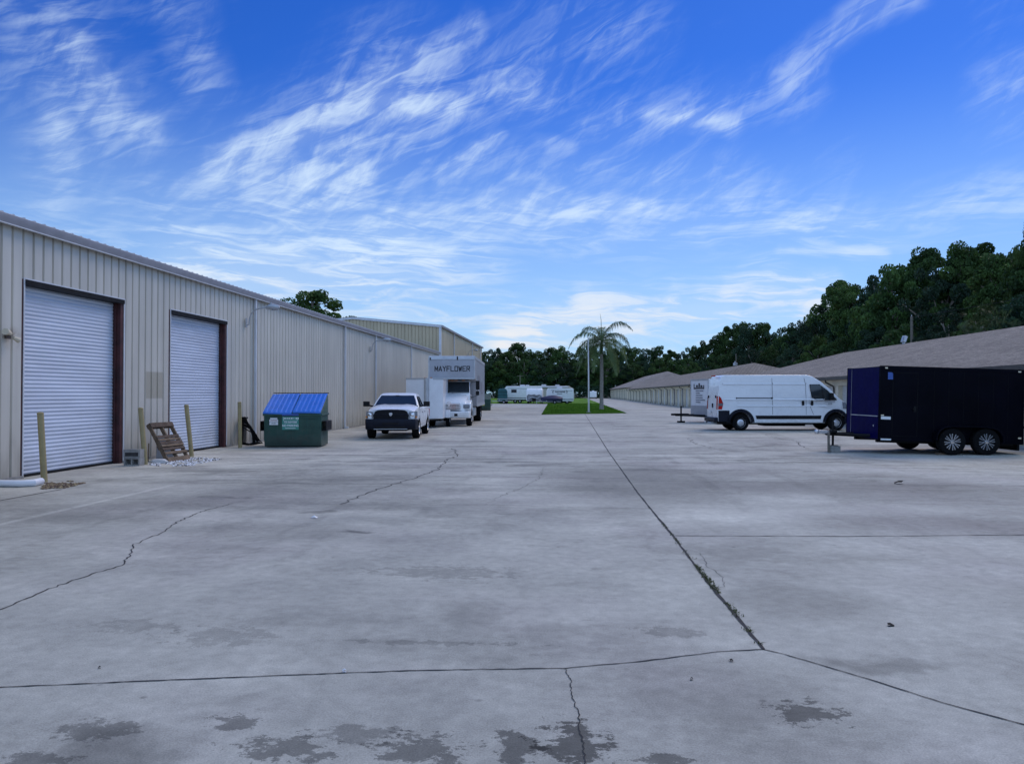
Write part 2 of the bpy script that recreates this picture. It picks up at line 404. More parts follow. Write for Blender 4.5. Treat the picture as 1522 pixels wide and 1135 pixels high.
# ---------------------------------------------------------------- sky + light
SUN_EL, SUN_AZ = radians(48), radians(34)     # azimuth clockwise from +Y
w = bpy.data.worlds.new('World'); scene.world = w; w.use_nodes = True
def sky():
    N = NT(w.node_tree); nt = w.node_tree
    bg = nt.nodes['Background']
    s = N.n('ShaderNodeTexSky', sky_type='NISHITA'); s.sun_disc = False
    s.sun_elevation = SUN_EL; s.sun_rotation = SUN_AZ; s.altitude = 0; s.air_density = 1.0; s.dust_density = .15; s.ozone_density = 3.2
    D = N.vm('NORMALIZE', N.n('ShaderNodeTexCoord').outputs['Generated'])
    sp = N.n('ShaderNodeSeparateXYZ', ins={0: D})
    az = N.math('ARCTAN2', sp.outputs[0], sp.outputs[1]); el = N.math('ARCSINE', sp.outputs[2])
    A = N.n('ShaderNodeCombineXYZ', ins={0: az, 1: el}).outputs[0]
    hs = N.n('ShaderNodeHueSaturation', ins={'Hue': SKY_HUE, 'Saturation': SKY_SAT, 'Value': SKY_VAL, 'Color': s.outputs[0]})
    base = N.vm('MULTIPLY', hs.outputs[0], SKY_GAIN)
    def ae(px, py):
        d = ray(px, py).normalized(); return (math.atan2(d.x, d.y), math.asin(d.z))
    wn = N.n('ShaderNodeTexNoise', ins={'Vector': N.scalev(A, (1, 1.6, 1)), 'Scale': 5.0, 'Detail': 4, 'Roughness': .6})
    off = N.vm('SCALE', N.vm('SUBTRACT', wn.outputs['Color'], (.5, .5, .5)), scale=.075)
    AW = N.vm('ADD', A, off)
    AF = N.vm('ADD', A, N.vm('SCALE', off, scale=.45))
    # x0,y0,x1,y1,width,strength
    BROAD = [(300,350,600,150,120,.75),(560,160,790,110,80,.5),(290,400,700,375,85,.8),(560,320,1120,315,62,.7),(50,60,170,200,90,.42),(85,180,90,310,50,.5),(870,185,1190,120,44,.4),(-60,370,230,330,75,.4),(760,490,1100,455,62,.75),
         (1160,340,1560,290,44,.65),(1120,430,1220,460,52,.75),(460,450,760,470,45,.5),(680,250,1090,270,50,.4),(1490,150,1560,140,55,.45),(780,60,960,50,50,.25),(270,-20,300,110,45,.35)]
    FINE = [(325,243,502,160,26,.9),(500,158,682,146,24,.85),(505,142,600,106,22,.75),(600,106,700,40,28,.45),(380,283,540,246,24,.75),(486,290,548,264,16,.8),(420,305,530,307,15,.7),(272,350,335,312,12,.6),(250,402,600,352,40,.85),(260,428,640,392,40,.95),
         (560,372,670,376,16,.6),(660,262,742,206,16,.6),(575,327,860,318,20,.7),(715,309,960,305,20,.8),(760,276,832,288,14,.6),(110,85,160,130,26,.5),(150,155,220,185,26,.6),(88,180,96,230,24,.6),(1180,98,1335,-12,30,.5),
         (975,165,1095,182,20,.6),(1150,335,1300,312,20,.5),(1152,378,1312,368,13,.7),(1080,430,1240,422,17,.75),(1140,440,1200,462,26,.7),(745,503,880,468,34,1.0),(870,450,950,466,26,.85),(950,470,1090,460,20,.7),(735,108,790,135,22,.3),(800,222,850,226,16,.35),(1010,426,1080,430,10,.45)]
    def cover(S):
        tot = None
        for (x0,y0,x1,y1,wd,st) in S:
            a = ae(x0,y0); c = ae(x1,y1); ba = Vector((c[0]-a[0], c[1]-a[1], 0)); L2 = ba.dot(ba)
            pa = N.vm('SUBTRACT', AW, (a[0], a[1], 0))
            h = N.math('MULTIPLY', N.vm('DOT_PRODUCT', pa, tuple(ba)), 1/L2, clamp=True)
            d = N.vm('LENGTH', N.vm('SUBTRACT', pa, N.vm('SCALE', tuple(ba), scale=h)))
            mk = N.mapr(d, 0, wd*1.3/F, st, 0)
            tot = mk if tot is None else N.math('MAXIMUM', tot, mk)
        return tot
    cb = cover(BROAD); cf = cover(FINE)
    # fibres
    def fib(ang, sx, sy, sc):
        r = N.n('ShaderNodeVectorRotate', rotation_type='Z_AXIS', ins={'Vector': AF, 'Angle': ang}).outputs[0]
        return N.noise(N.scalev(r, (sx, sy, 1)), sc, 7, .62, .9)
    f1 = fib(radians(-24), 1.3, 7.5, 7.5); f2 = fib(radians(2), 1.2, 8.5, 8.0); f3 = fib(radians(-52), 1.6, 6.0, 6.0)
    mixel = N.mapr(el, .14, .30, 0, 1)
    f = N.math('ADD', N.math('MULTIPLY', N.math('ADD', N.math('MULTIPLY', f1, .6), N.math('MULTIPLY', f3, .4)), mixel), N.math('MULTIPLY', f2, N.math('SUBTRACT', 1, mixel)))
    fibr = N.mapr(f, .40, .63, 0, 1)
    soft = N.mapr(f, .41, .70, .0, .95)
    A1 = N.math('MULTIPLY', cb, N.math('ADD', N.math('MULTIPLY', soft, .95), .10))
    A2 = N.math('MULTIPLY', cf, N.math('ADD', N.math('MULTIPLY', fibr, .72), .20))
    cl = N.math('SUBTRACT', 1, N.math('MULTIPLY', N.math('SUBTRACT', 1, A1, clamp=True), N.math('SUBTRACT', 1, A2, clamp=True)))
    veil = N.math('MULTIPLY', N.mapr(f, .45, .75, 0, .22), N.mapr(N.noise(A, 3.5, 4), .45, .62, 0, 1))
    cl = N.math('ADD', cl, veil, clamp=True)
    gen = N.mapr(N.noise(N.scalev(AW, (1, 2.2, 1)), 2.2, 3), .3, .6, .55, .95)
    back = N.mapr(sp.outputs[1], .3, -.1, 0, 1)
    bk = N.math('MULTIPLY', gen, back)
    warm = N.mapr(el, .03, .2, 1, 0)
    cc = N.mix(warm, CLOUD_HI, CLOUD_LO)
    # milky horizon
    hz = N.mapr(el, 0, .40, .80, 0)
    base = N.mix(hz, base, HORIZON)
    col = N.mix(N.math('MULTIPLY', cl, .92), base, cc)
    col = N.mix(bk, col, BACK)  # unseen bright cloud behind the camera, added to brighten faces turned to it
    # ground half
    col = N.mix(N.mapr(sp.outputs[2], -.02, 0, 1, 0), col, GROUND_W)
    nt.links.new(col, bg.inputs[0]); bg.inputs[1].default_value = .1
SKY_HUE, SKY_SAT, SKY_VAL = .508, 1.32, .88
BACK = (4.6, 6.8, 10.8); SKY_GAIN = (.49, .77, 1.30)
CLOUD_HI = (6.3, 7.8, 9.6); CLOUD_LO = (8.8, 8.4, 8.2); HORIZON = (4.2, 6.6, 9.2); GROUND_W = (1.0, 1.1, 1.3)
sky()
sd = bpy.data.lights.new('sun', 'SUN'); sd.energy = 1.5; sd.angle = radians(34); sd.color = (1, .86, .70)
so = bpy.data.objects.new('sun', sd); COL.objects.link(so)
sv = Vector((sin(SUN_AZ)*cos(SUN_EL), cos(SUN_AZ)*cos(SUN_EL), sin(SUN_EL)))
so.rotation_euler = sv.to_track_quat('Z', 'Y').to_euler()
# ---------------------------------------------------------------- camera
cd = bpy.data.cameras.new('camera'); cam = bpy.data.objects.new('camera', cd); COL.objects.link(cam); scene.camera = cam
cd.sensor_fit = 'HORIZONTAL'; cd.sensor_width = 36; cd.lens = 36*F/1522; cd.clip_start = .05; cd.clip_end = 6000
cam.location = (0, 0, H); cam.rotation_euler = (pi/2+PH, 0, TH)
scene.view_settings.view_transform = 'Standard'; scene.view_settings.look = 'None'; scene.view_settings.gamma = 1; scene.view_settings.exposure = .1
scene.cycles.max_bounces = 6; scene.cycles.diffuse_bounces = 3; scene.cycles.glossy_bounces = 3; scene.cycles.use_denoising = True
w.cycles.sampling_method = 'NONE'
# ================================================================ SETTING
g = MB().quad((-900,-300,-.03),(900,-300,-.03),(900,1500,-.03),(-900,1500,-.03)); tag(g.build('ground', M['soil']), kind='structure')
g = MB().quad((-11.6,-25,0),(62,-25,0),(62,-2,0),(-11.6,-2,0))
g.v = [(-60,-25,0),(60,-25,0),(60,300,0),(-60,300,0)]; g.f = [[0,1,2,3]]; g.m = [0]
tag(g.build('concrete_yard', M['concrete']), kind='structure')
# lawn: island running back into the far field
lp = [G(805,616), G(931,614), (5.3,150), (6.0,298), (-58,298), (-58,131), (-3.7,131)]
nx = MB(); nx.add([(x,y,.012) for x,y in lp], [list(range(len(lp)))]); tag(nx.build('lawn', M['grass']), kind='structure')
bl = MB(); rnd = random.Random(3)
def inpoly(x, y):
    c = False; n = len(lp)
    for i in range(n):
        x0,y0 = lp[i]; x1,y1 = lp[(i+1)%n]
        if (y0 > y) != (y1 > y) and x < (x1-x0)*(y-y0)/(y1-y0)+x0: c = not c
    return c
for i in range(60000):
    y = 62.5+(rnd.random()**1.8)*75; x = rnd.uniform(-5, 6)
    if y > 131: x = rnd.uniform(-40, 6)
    if not inpoly(x, y): continue
    a = rnd.uniform(0, pi); s = rnd.uniform(.02, .05); hh = rnd.uniform(.03, .09)
    dx, dy = cos(a)*s, sin(a)*s; lx, ly = rnd.uniform(-.04,.04), rnd.uniform(-.04,.04)
    bl.add([(x-dx,y-dy,.01),(x+dx,y+dy,.01),(x+lx,y+ly,hh)], [(0,1,2)])
tag(bl.build('grass_blades', M['grass'], fix=False), 'short mown green grass blades covering the lawn island', 'grass', kind='stuff')
# joints and cracks
def strip(name, pix, w0, jit=0, z=.004, seg=.25, world=None, seed=1, taper=False):
    r = random.Random(seed); pts = [Vector((*G(*p), 0)) for p in pix] if not world else [Vector((*p, 0)) for p in world]
    out = []
    for i in range(len(pts)-1):
        d = pts[i+1]-pts[i]; n = max(1, int(d.length/seg))
        for k in range(n): out.append(pts[i]+d*(k/n))
    out.append(pts[-1]); n = len(out); V = []; Fc = []
    for i, p in enumerate(out):
        t = (out[min(i+1,n-1)]-out[max(i-1,0)]).normalized(); q = Vector((-t.y, t.x, 0))
        o = q*r.uniform(-1, 1)*jit; ww = w0*r.uniform(.55, 1.35)/2
        if taper: ww *= min(1, 4*min(i, n-1-i)/n+.15)
        V += [(p+o+q*ww)+Vector((0,0,z)), (p+o-q*ww)+Vector((0,0,z))]
        if i: Fc.append((2*i-2, 2*i-1, 2*i+1, 2*i))
    m = MB().add([tuple(v) for v in V], Fc)
    return tag(m.build(name, M['joint'], fix=False), kind='structure')
J0 = (1135,965)
strip('expansion_joint', [(868,613),(905,672),(950,735),(1000,796),(1060,875),J0], .026, .005, seg=.15)
strip('expansion_joint', [(-60,1024),(170,1014),(440,1003),(620,996),(840,993),(960,982),(1070,968),J0], .012, .004, seg=.05, seed=2)
strip('expansion_joint', [J0,(1165,972),(1300,1012),(1400,1044),(1522,1077),(1620,1104)], .011, .003, seg=.05, seed=3)
strip('expansion_joint', [(480,750),(720,750),(966,756)], .010, .004, seed=4)
strip('expansion_joint', [(1002,796),(1260,797),(1600,794)], .018, .005, seed=5, seg=.12)
strip('expansion_joint', [(-40,751),(92,727)], .03, .004, seed=6)
strip('crack', [(840,993),(848,1010),(850,1035),(860,1060),(862,1085),(868,1110),(868,1150)], .006, .007, seg=.02, seed=7)
strip('crack', [(-60,925),(0,905),(60,880),(130,855),(180,840),(193,825),(197,810),(240,792),(262,776),(300,760),(345,748)], .014, .022, seg=.06, seed=8)
strip('crack', [(505,749),(560,727),(610,712),(650,698),(664,683),(680,677),(676,668),(662,665)], .022, .05, seg=.14, seed=9)
strip('crack', [(720,752),(745,737),(775,725),(800,712),(806,700),(808,693)], .008, .04, seg=.12, seed=10, taper=True)
strip('crack', [(1022,650),(1034,660),(1060,666),(1082,670)], .022, .09, seg=.2, seed=11, taper=True)
strip('crack', [(1132,644),(1160,652),(1186,656),(1192,662),(1206,669)], .022, .09, seg=.2, seed=12, taper=True)
strip('crack', [(1040,822),(1048,832),(1050,842),(1062,848),(1075,858),(1076,872),(1066,874)], .004, .01, seg=.04, seed=13)
# faint saw-cut slab lines further off
for yy, a, b_ in ((31,-10.9,1.2),(44,-10.9,14.3),(57,-10.9,14.3),(26,1.3,14.5),(38,1.3,14.5)):
    strip('expansion_joint', None, .018, .004, world=[(a,yy),(b_,yy+.1)], seg=.4, seed=int(yy))
# weeds growing in the main joint
r = random.Random(5); wd = MB()
a = Vector((*G(985,778),0)); b_ = Vector((*G(1133,962),0))
for i in range(900):
    t = r.random(); t = t if r.random() < .5 else .45+.5*t
    if noise.noise(Vector((t*14, 0, 0))) < -.05: continue
    p = a.lerp(b_, t)+Vector((r.gauss(0,.016), r.gauss(0,.016), 0)); q = r.uniform(0, 2*pi); s = r.uniform(.003,.009); hh = r.uniform(.006,.028)
    wd.add([(p.x-cos(q)*s,p.y-sin(q)*s,.003),(p.x+cos(q)*s,p.y+sin(q)*s,.003),(p.x+r.gauss(0,.015),p.y+r.gauss(0,.015),hh)], [(0,1,2)])
tag(wd.build('joint_weeds', M['weed'], fix=False), 'dry green weeds sprouting along the long concrete joint', 'weeds', kind='stuff')
# litter
def leaflet(px, py, s, label, name='fallen_leaf', cat='leaf', mat='dead_leaf'):
    x, y = G(px, py); r = random.Random(px); m = MB(); n = 9; V = []
    for k in range(n):
        q = 2*pi*k/n; rr = s*r.uniform(.45, 1.1); V.append((x+cos(q)*rr, y+sin(q)*rr*.6, .006+abs(r.gauss(0,.3))*s))
    V.append((x, y, .012+s*.5)); m.add(V, [(k,(k+1)%n,n) for k in range(n)]); V2 = [(v[0],v[1],.002) for v in V[:n]]
    m.add(V2, [list(range(n))]); tag(m.build(name, M[mat], smooth=False), label, cat)
leaflet(1028,1010,.014,'small black pebble lying on concrete just left of the joint corner','pebble','pebble')
leaflet(1336,719,.11,'dark crumpled leaf alone on concrete in front of the black trailer')
leaflet(1323,930,.03,'tiny dry brown leaf on the right concrete slab')
leaflet(467,770,.06,'pale scrap of paper on concrete before the dumpster','paper_scrap','litter','pvc')
leaflet(512,998,.02,'white scrap of paper beside the nearest cross joint','paper_scrap','litter','pvc')
leaflet(1087,983,.02,'small dry twig leaf on concrete below the joint corner')
leaflet(148,993,.012,'dark dry leaf on the near left slab')

# ================================================================ BUILDINGS, LEFT
WX = -10.95
M['gutter_grey'] = pbr('gutter_grey', (.30, .30, .33), .5, .1, var=.1)
def ribbed(mb, a0, a1, z0, z1, fix, out, axis='y', holes=(), pitch=.30, d=.045):
    """ribbed siding along axis a; out=+1/-1 outward; z1 may be a function"""
    zt = z1 if callable(z1) else (lambda a: z1)
    prof = []; a = a0
    while a < a1-1e-6:
        for (o, h) in ((0,0),(.10,0),(.112,-d),(.155,-d),(.167,0)):
            if a+o < a1: prof.append((a+o, h))
        a += pitch
    prof.append((a1, 0))
    cuts = sorted({h for hl in holes for h in hl[:2]})
    for c in cuts: prof.append((c-.001, 0)); prof.append((c+.001, 0))
    prof.sort()
    for (p, h), (q, g) in zip(prof, prof[1:]):
        mid = (p+q)/2; zb = z0
        for hl in holes:
            if hl[0] < mid < hl[1]: zb = hl[2]
        def P(aa, hh, z):
            return (fix+out*hh, aa, z) if axis == 'y' else (aa, fix+out*hh, z)
        mb.add([P(p,h,zb), P(q,g,zb), P(q,g,zt(q)), P(p,h,zt(p))], [(0,1,2,3)])
doors = []
for (l, t, r_, u) in (((37,416),None,(184,445),None), ((254,461),None,(337,477),None)):
    y0, z0 = onX(*l, WX); y1, z1 = onX(*r_, WX); doors.append((y0, y1, (z0+z1)/2))
EAVE = 5.12
Y0B, Y1B = 2.0, 64.0
bld = empty('storage_building', (WX, Y0B, 0), 0, 'long beige ribbed metal building with two tall white roller doors, nearest on the left', 'building')
def child(mb, name, mat, par, **k):
    # geometry was made in world space: shift into the parent's frame
    inv = par.matrix_basis.inverted() if par.parent is None else (par.parent.matrix_basis @ par.matrix_basis).inverted()
    mb.v = [tuple(inv @ Vector(v)) for v in mb.v]
    return mb.build(name, mat, par, **k)
wl = MB(); ribbed(wl, Y0B, Y1B, .05, EAVE-.05, WX, 1, holes=[(d0, d1, z) for d0, d1, z in doors])
child(wl, 'wall', M['siding'], bld, fix=False)
W1 = 22.0; SL = 1/13.0
def gable_top(x): return EAVE-.05+(min(WX-x, x-(WX-2*W1)))*SL
e1 = MB(); ribbed(e1, WX-2*W1, WX, .05, gable_top, Y0B, -1, 'x'); ribbed(e1, WX-2*W1, WX, .05, gable_top, Y1B, 1, 'x'); ribbed(e1, Y0B, Y1B, .05, EAVE-.05, WX-2*W1, -1)
child(e1, 'end_wall', M['siding'], bld, fix=False)
rf = MB()
y = Y0B-.1
xr = WX-W1
for s in (1, -1):
    xe = WX+.12 if s == 1 else WX-2*W1-.12
    rf.quad((xe,Y0B-.15,EAVE+.05),(xe,Y1B+.1,EAVE+.05),(xr,Y1B+.1,EAVE+.05+W1*SL),(xr,Y0B-.15,EAVE+.05+W1*SL))
    y = Y0B
    while y < Y1B:
        rf.prism([(y-.045,EAVE+.052),(y+.045,EAVE+.052),(y+.02,EAVE+.085),(y-.02,EAVE+.085)], xe, xe-s*.6, axis='x'); y += .30
child(rf, 'roof', M['roof_metal'], bld)
gt = MB(); gt.prism([(WX+.02,EAVE-.13),(WX+.15,EAVE-.13),(WX+.19,EAVE-.02),(WX+.19,EAVE+.045),(WX+.02,EAVE+.045)], Y0B-.15, Y1B+.1)
child(gt, 'gutter', M['gutter_grey'], bld, bevel=.01)
gt = MB(); gt.box(WX+.10, WX+.165, Y0B-.15, Y1B+.1, EAVE-.150, EAVE-.131); child(gt, 'gutter_lip', M['trim_white'], bld)
bs = MB(); 
segs = [Y0B]+[v for d in doors for v in d[:2]]+[Y1B]
for i in range(0, len(segs), 2): bs.box(WX-.07, WX+.02, segs[i], segs[i+1]-.001, 0, .06)
child(bs, 'base_trim', M['cmu'], bld)
for (px, py) in ((377,440),(511,482),(557,496),(610,511)):
    yy, _ = onX(px, py, WX); d = MB(); d.box(WX+.036, WX+.115, yy-.05, yy+.05, .12, EAVE-.14); d.prism([(yy-.05,.02),(yy+.05,.02),(yy+.05,.118),(yy-.05,.118)], WX+.05, WX+.24, axis='x')
    child(d, 'downspout', M['trim_white'], bld, bevel=.012)
for (y0, y1, zt) in doors:
    dz = .07; X = WX-.20
    s = MB(); z = .04; pts = []
    while z < zt+.05:
        pts += [(0,z),(.006,z+.008),(.016,z+.028),(.017,z+.045),(.008,z+.066),(0,z+.072)]; z += .084
    for (h, za), (g_, zb) in zip(pts, pts[1:]): s.add([(X+h,y0-.05,za),(X+h,y1+.02,za),(X+g_,y1+.02,zb),(X+g_,y0-.05,zb)], [(0,1,2,3)])
    dr = child(s, 'roller_door', M['shutter'], bld, fix=False, smooth=False)
    b = MB(); b.box(X-.03, X+.05, y0+.02, y1-.14, .0, .05); bb = b
    bb.v = [tuple(Vector(v)-Vector((WX,Y0B,0))) for v in bb.v]; bb.build('bottom_bar', M['frame_dark'], dr)
    j = MB(); j.box(X-.05, WX-.002, y1-.13, y1, 0, zt); j.box(X+.07, X+.10, y1-.17, y1-.131, 0, zt-.1)
    jj = child(j, 'door_jamb', M['red_steel'], bld); jj['label'] = 'dark red painted steel jamb beside the roller door'
    j = MB(); j.box(X-.05, WX-.002, y0-.1, y0-.001, 0, zt); child(j, 'door_jamb', M['red_steel'], bld)
    t = MB(); t.box(WX-.06, WX+.012, y0-.035, y0-.003, .05, zt+.03); t.box(WX-.06, WX+.012, y1+.003, y1+.05, .05, zt+.03); t.box(WX-.06, WX+.016, y0-.002, y1+.002, zt-.0, zt+.03)
    child(t, 'door_trim', M['trim_white'], bld)
    l = MB(); l.box(X-.05, WX+.03, y0, y1, zt-.10, zt-.003); child(l, 'lintel', M['frame_dark'], bld)
# taller tan building behind
Y2A, Y2B, E2, W2 = 65.0, 96.0, 7.46, 7.6
b2 = empty('warehouse', (WX, Y2A, 0), 0, 'tall tan metal warehouse with low gable behind the beige building', 'building')
xr = WX-W2
gtop = lambda x: E2-.05+(min(WX-x, x-(WX-2*W2)))*.10
a = MB(); ribbed(a, Y2A, Y2B, .05, E2-.05, WX, 1); child(a, 'side_wall', M['siding_tan'], b2, fix=False)
a = MB(); ribbed(a, WX-2*W2, WX, .05, gtop, Y2A, -1, 'x'); ribbed(a, WX-2*W2, WX, .05, gtop, Y2B, 1, 'x'); ribbed(a, Y2A, Y2B, .05, E2-.05, WX-2*W2, -1); child(a, 'gable_wall', M['siding_tan'], b2, fix=False)
a = MB()
for s in (1, -1):
    xe = WX+.15 if s == 1 else WX-2*W2-.15
    a.quad((xe,Y2A-.15,E2+.05),(xe,Y2B+.15,E2+.05),(xr,Y2B+.15,E2+.05+W2*.1),(xr,Y2A-.15,E2+.05+W2*.1))
child(a, 'roof', M['roof_metal'], b2)
a = MB(); a.prism([(WX+.02,E2-.12),(WX+.18,E2-.12),(WX+.2,E2+.045),(WX+.02,E2+.045)], Y2A-.1, Y2B+.1); child(a, 'gutter', M['gutter_grey'], b2)
a = MB()
for s in (1, -1):
    xa = WX+.1 if s == 1 else WX-2*W2-.1
    a.add([(xa,Y2A-.12,E2-.14),(xr,Y2A-.12,E2-.14+W2*.1),(xr,Y2A-.12,E2+.06+W2*.1),(xa,Y2A-.12,E2+.06),(xa,Y2A-.04,E2-.14),(xr,Y2A-.04,E2-.14+W2*.1),(xr,Y2A-.04,E2+.06+W2*.1),(xa,Y2A-.04,E2+.06)],
          [(0,1,2,3),(7,6,5,4),(0,4,5,1),(3,2,6,7)])
child(a, 'rake_trim', M['trim_white'], b2)
a = MB(); a.box(WX-.12, WX+.07, Y2A-.07, Y2A+.12, .1, E2-.13); child(a, 'corner_trim', M['trim_white'], b2)
for px, py in ((674,497),(701,508),(713,516)):
    yy, _ = onX(px, py, WX); yy = min(yy, Y2B-.1); a = MB(); a.box(WX+.036, WX+.13, yy-.06, yy+.06, .1, E2-.13); child(a, 'downspout', M['trim_white'], b2)
# gooseneck lamps on the walls
def gooseneck(px, py, label, X=WX):
    yy, z = onX(px, py, X); t = empty('wall_lamp', (X+.04, yy, z), 0, label, 'wall lamp', 'gooseneck lamps on the metal walls')
    m = MB(); m.box(0, .03, -.06, .06, -.2, .12); m.build('bracket', M['galv_lamp'], t, bevel=.008)
    m = MB(); m.tube([(.02,0,-.12),(.10,0,-.1),(.12,0,.1),(.18,0,.28),(.34,0,.41),(.55,0,.46),(.75,0,.48)], .024, 8); m.build('arm', M['galv_lamp'], t, smooth=True)
    m = MB(); m.tube([(.70,0,.47),(.82,0,.485),(1.0,0,.49),(1.12,0,.47),(1.16,0,.45)], [.05,.1,.105,.085,.03], 10); m.tube([(.86,0,.55),(.86,0,.64)], .035, 8); m.build('lamp_head', M['galv_lamp'], t, smooth=True)
    m = MB(); m.lathe([(.0,-.07),(.06,-.06),(.085,0),(.08,.02)], (.96,0,.43), n=12); m.build('lens', M['lens'], t, smooth=True)
    return t
gooseneck(364, 478, 'grey gooseneck lamp on the beige wall between second roller door and dumpster')
gooseneck(549, 518, 'grey gooseneck lamp on the beige wall above the pickup truck')
gooseneck(694, 527, 'small gooseneck lamp high on the tan warehouse side wall')
# small fixture at the left edge of the picture
yy, z = onX(8, 498, WX); t = empty('wall_fixture', (WX+.03, yy, z), 0, 'small brown wall spotlight at the far left edge before the first door', 'wall light')
m = MB(); m.box(0,.04,-.07,.07,-.07,.07); m.tube([(.03,0,0),(.09,-.02,0),(.12,-.08,.02)], .014); m.build('bracket', M['bronze'], t, bevel=.006)
m = MB(); m.tube([(.12,-.05,.02),(.14,-.14,.04),(.17,-.26,.05)], [.03,.05,.065], 12); m.tube([(.12,.02,-.05),(.14,.14,-.09)], [.03,.055], 12); m.build('lamp_head', M['cream'], t, smooth=True)

# ================================================================ BUILDINGS, RIGHT (storage rows)
def row_building(name, label, ya, yb, ridge_a, ridge_b, wx, rx, ez, rz, shingle, bays, z_door, near_hip=True):
    """long hip-roofed row; west wall at wx full of roller doors"""
    b = empty(name, (wx, ya, 0), 0, label, 'building', 'low storage rows with shingle roofs')
    ex = 2*rx-wx; ov = .55; zt = ez+.02
    P = lambda x, y, z: (x, y, z)
    A = (wx-ov, ya-ov, ez); B = (wx-ov, yb+ov, ez); C = (ex+ov, yb+ov, ez); D = (ex+ov, ya-ov, ez)
    R1 = (rx, ridge_a, rz); R2 = (rx, ridge_b, rz)
    m = MB(); m.add([A,B,C,D,R1,R2], [(0,1,5,4),(1,2,5),(2,3,4,5),(3,0,4)]); child(m, 'roof', M[shingle], b)
    m = MB()
    for (p, q) in ((A,B),(B,C),(C,D),(D,A)):
        m.add([(*p[:2],ez-.16),(*q[:2],ez-.16),(*q[:2],ez-.004),(*p[:2],ez-.004)], [(0,1,2,3)])
    m.add([(A[0],A[1],ez-.16),(B[0],B[1],ez-.16),(wx,B[1],ez-.16),(wx,A[1],ez-.16)], [(0,1,2,3)])
    m.add([(A[0],A[1],ez-.16),(D[0],A[1],ez-.16),(D[0],ya,ez-.16),(A[0],ya,ez-.16)], [(0,1,2,3)])
    child(m, 'fascia', M['bronze'], b)
    # end + back walls
    m = MB(); m.box(wx+.31, ex, ya, yb, 0, ez-.162); child(m, 'core_wall', M['cream'], b)
    # front wall: piers, header, doors
    n = bays; L = (yb-ya)/n; dw = L*.74
    w_ = MB(); hd = ez-.162; 
    for i in range(n):
        y0 = ya+i*L; w_.box(wx, wx+.309, y0+.0005, y0+(L-dw)/2, 0, z_door); w_.box(wx, wx+.309, y0+L-(L-dw)/2, y0+L, 0, z_door)
    w_.box(wx-.002, wx+.309, ya, yb, z_door+.001, hd); child(w_, 'front_wall', M['cream'], b)
    for i in range(n):
        y0 = ya+i*L+(L-dw)/2; y1 = y0+dw
        d = MB(); z = .01
        while z < z_door-.01:
            d.add([(wx+.24,y0,z),(wx+.24,y1,z),(wx+.222,y1,z+.05),(wx+.222,y0,z+.05),(wx+.24,y1,z+.1),(wx+.24,y0,z+.1)], [(0,1,2,3),(3,2,4,5)]); z += .1
        child(d, 'roller_door', M['unit_door'], b, fix=False)
    for i in range(0, n+1, 2):
        yy = min(ya+i*L, yb-.1)+.06
        d = MB(); d.tube([(wx-ov+.02,yy,ez-.1),(wx-ov+.05,yy,ez-.3),(wx-.1,yy,ez-.5),(wx-.07,yy,ez-.62),(wx-.07,yy,.25),(wx-.14,yy,.12),(wx-.3,yy,.06)], .05, 6)
        child(d, 'downspout', M['bronze'], b, smooth=True)
    return b
M['unit_door'] = pbr('unit_door', (.60, .60, .58), .5, var=.06, vs=1)
RX = 14.7
row_building('storage_row', 'nearest low storage row with brown shingle roof, behind the black trailer and the van', 3, 78.5, 12, 69.8, RX, 24, 2.62, 5.3, 'shingle', 22, 2.15)
row_building('storage_row', 'middle low storage row with brown hip roof, seen above the white van', 94, 196, 103, 187, RX, 24, 2.82, 5.72, 'shingle', 26, 2.3)
row_building('storage_row', 'farthest low storage row with sky brightness painted into its roof, nearest the palm', 206, 292, 217, 283, RX+.4, 27, 3.35, 7.9, 'shingle_skylit', 22, 2.6)
# roof furniture
y_, z_ = onX(1343, 509, 24.0)
t = empty('floodlight', (24.0, y_, z_), 0, 'white floodlight standing on the ridge of the nearest shingle roof', 'floodlight')
m = MB(); m.box(-.03,.03,-.2,.2,-.12,.0); m.box(-.03,.03,-.2,-.17,0,.3); m.box(-.03,.03,.17,.2,0,.3); m.build('bracket', M['galv'], t)
m = MB(); m.prism([(-.12,.05),(.06,.0),(.2,.42),(.02,.5)], -.26, .26); o = m.build('housing', M['trim_white'], t, bevel=.02)
m = MB(); m.add([(-.095,-.2,.15),(-.095,.2,.15),(-.005,.2,.42),(-.005,-.2,.42)], [(0,1,2,3)]); m.v=[(x-.025,y,z) for x,y,z in m.v]; m.build('lens', M['lens'], t)
y_, z_ = onX(1094, 543, 24.0)
t = empty('roof_antenna', (24.0, y_, z_), 0, 'thin mast with white box on the middle row roof', 'antenna')
m = MB(); m.tube([(0,0,-.1),(0,0,1.7)], .06); m.build('mast', M['pole_wood'], t)
m = MB(); m.box(-.25,.25,.3,.8,0,.4); m.tube([(0,.5,.4),(0,.5,.62)], .12, 8); m.build('equipment_box', M['trim_white'], t, bevel=.03)
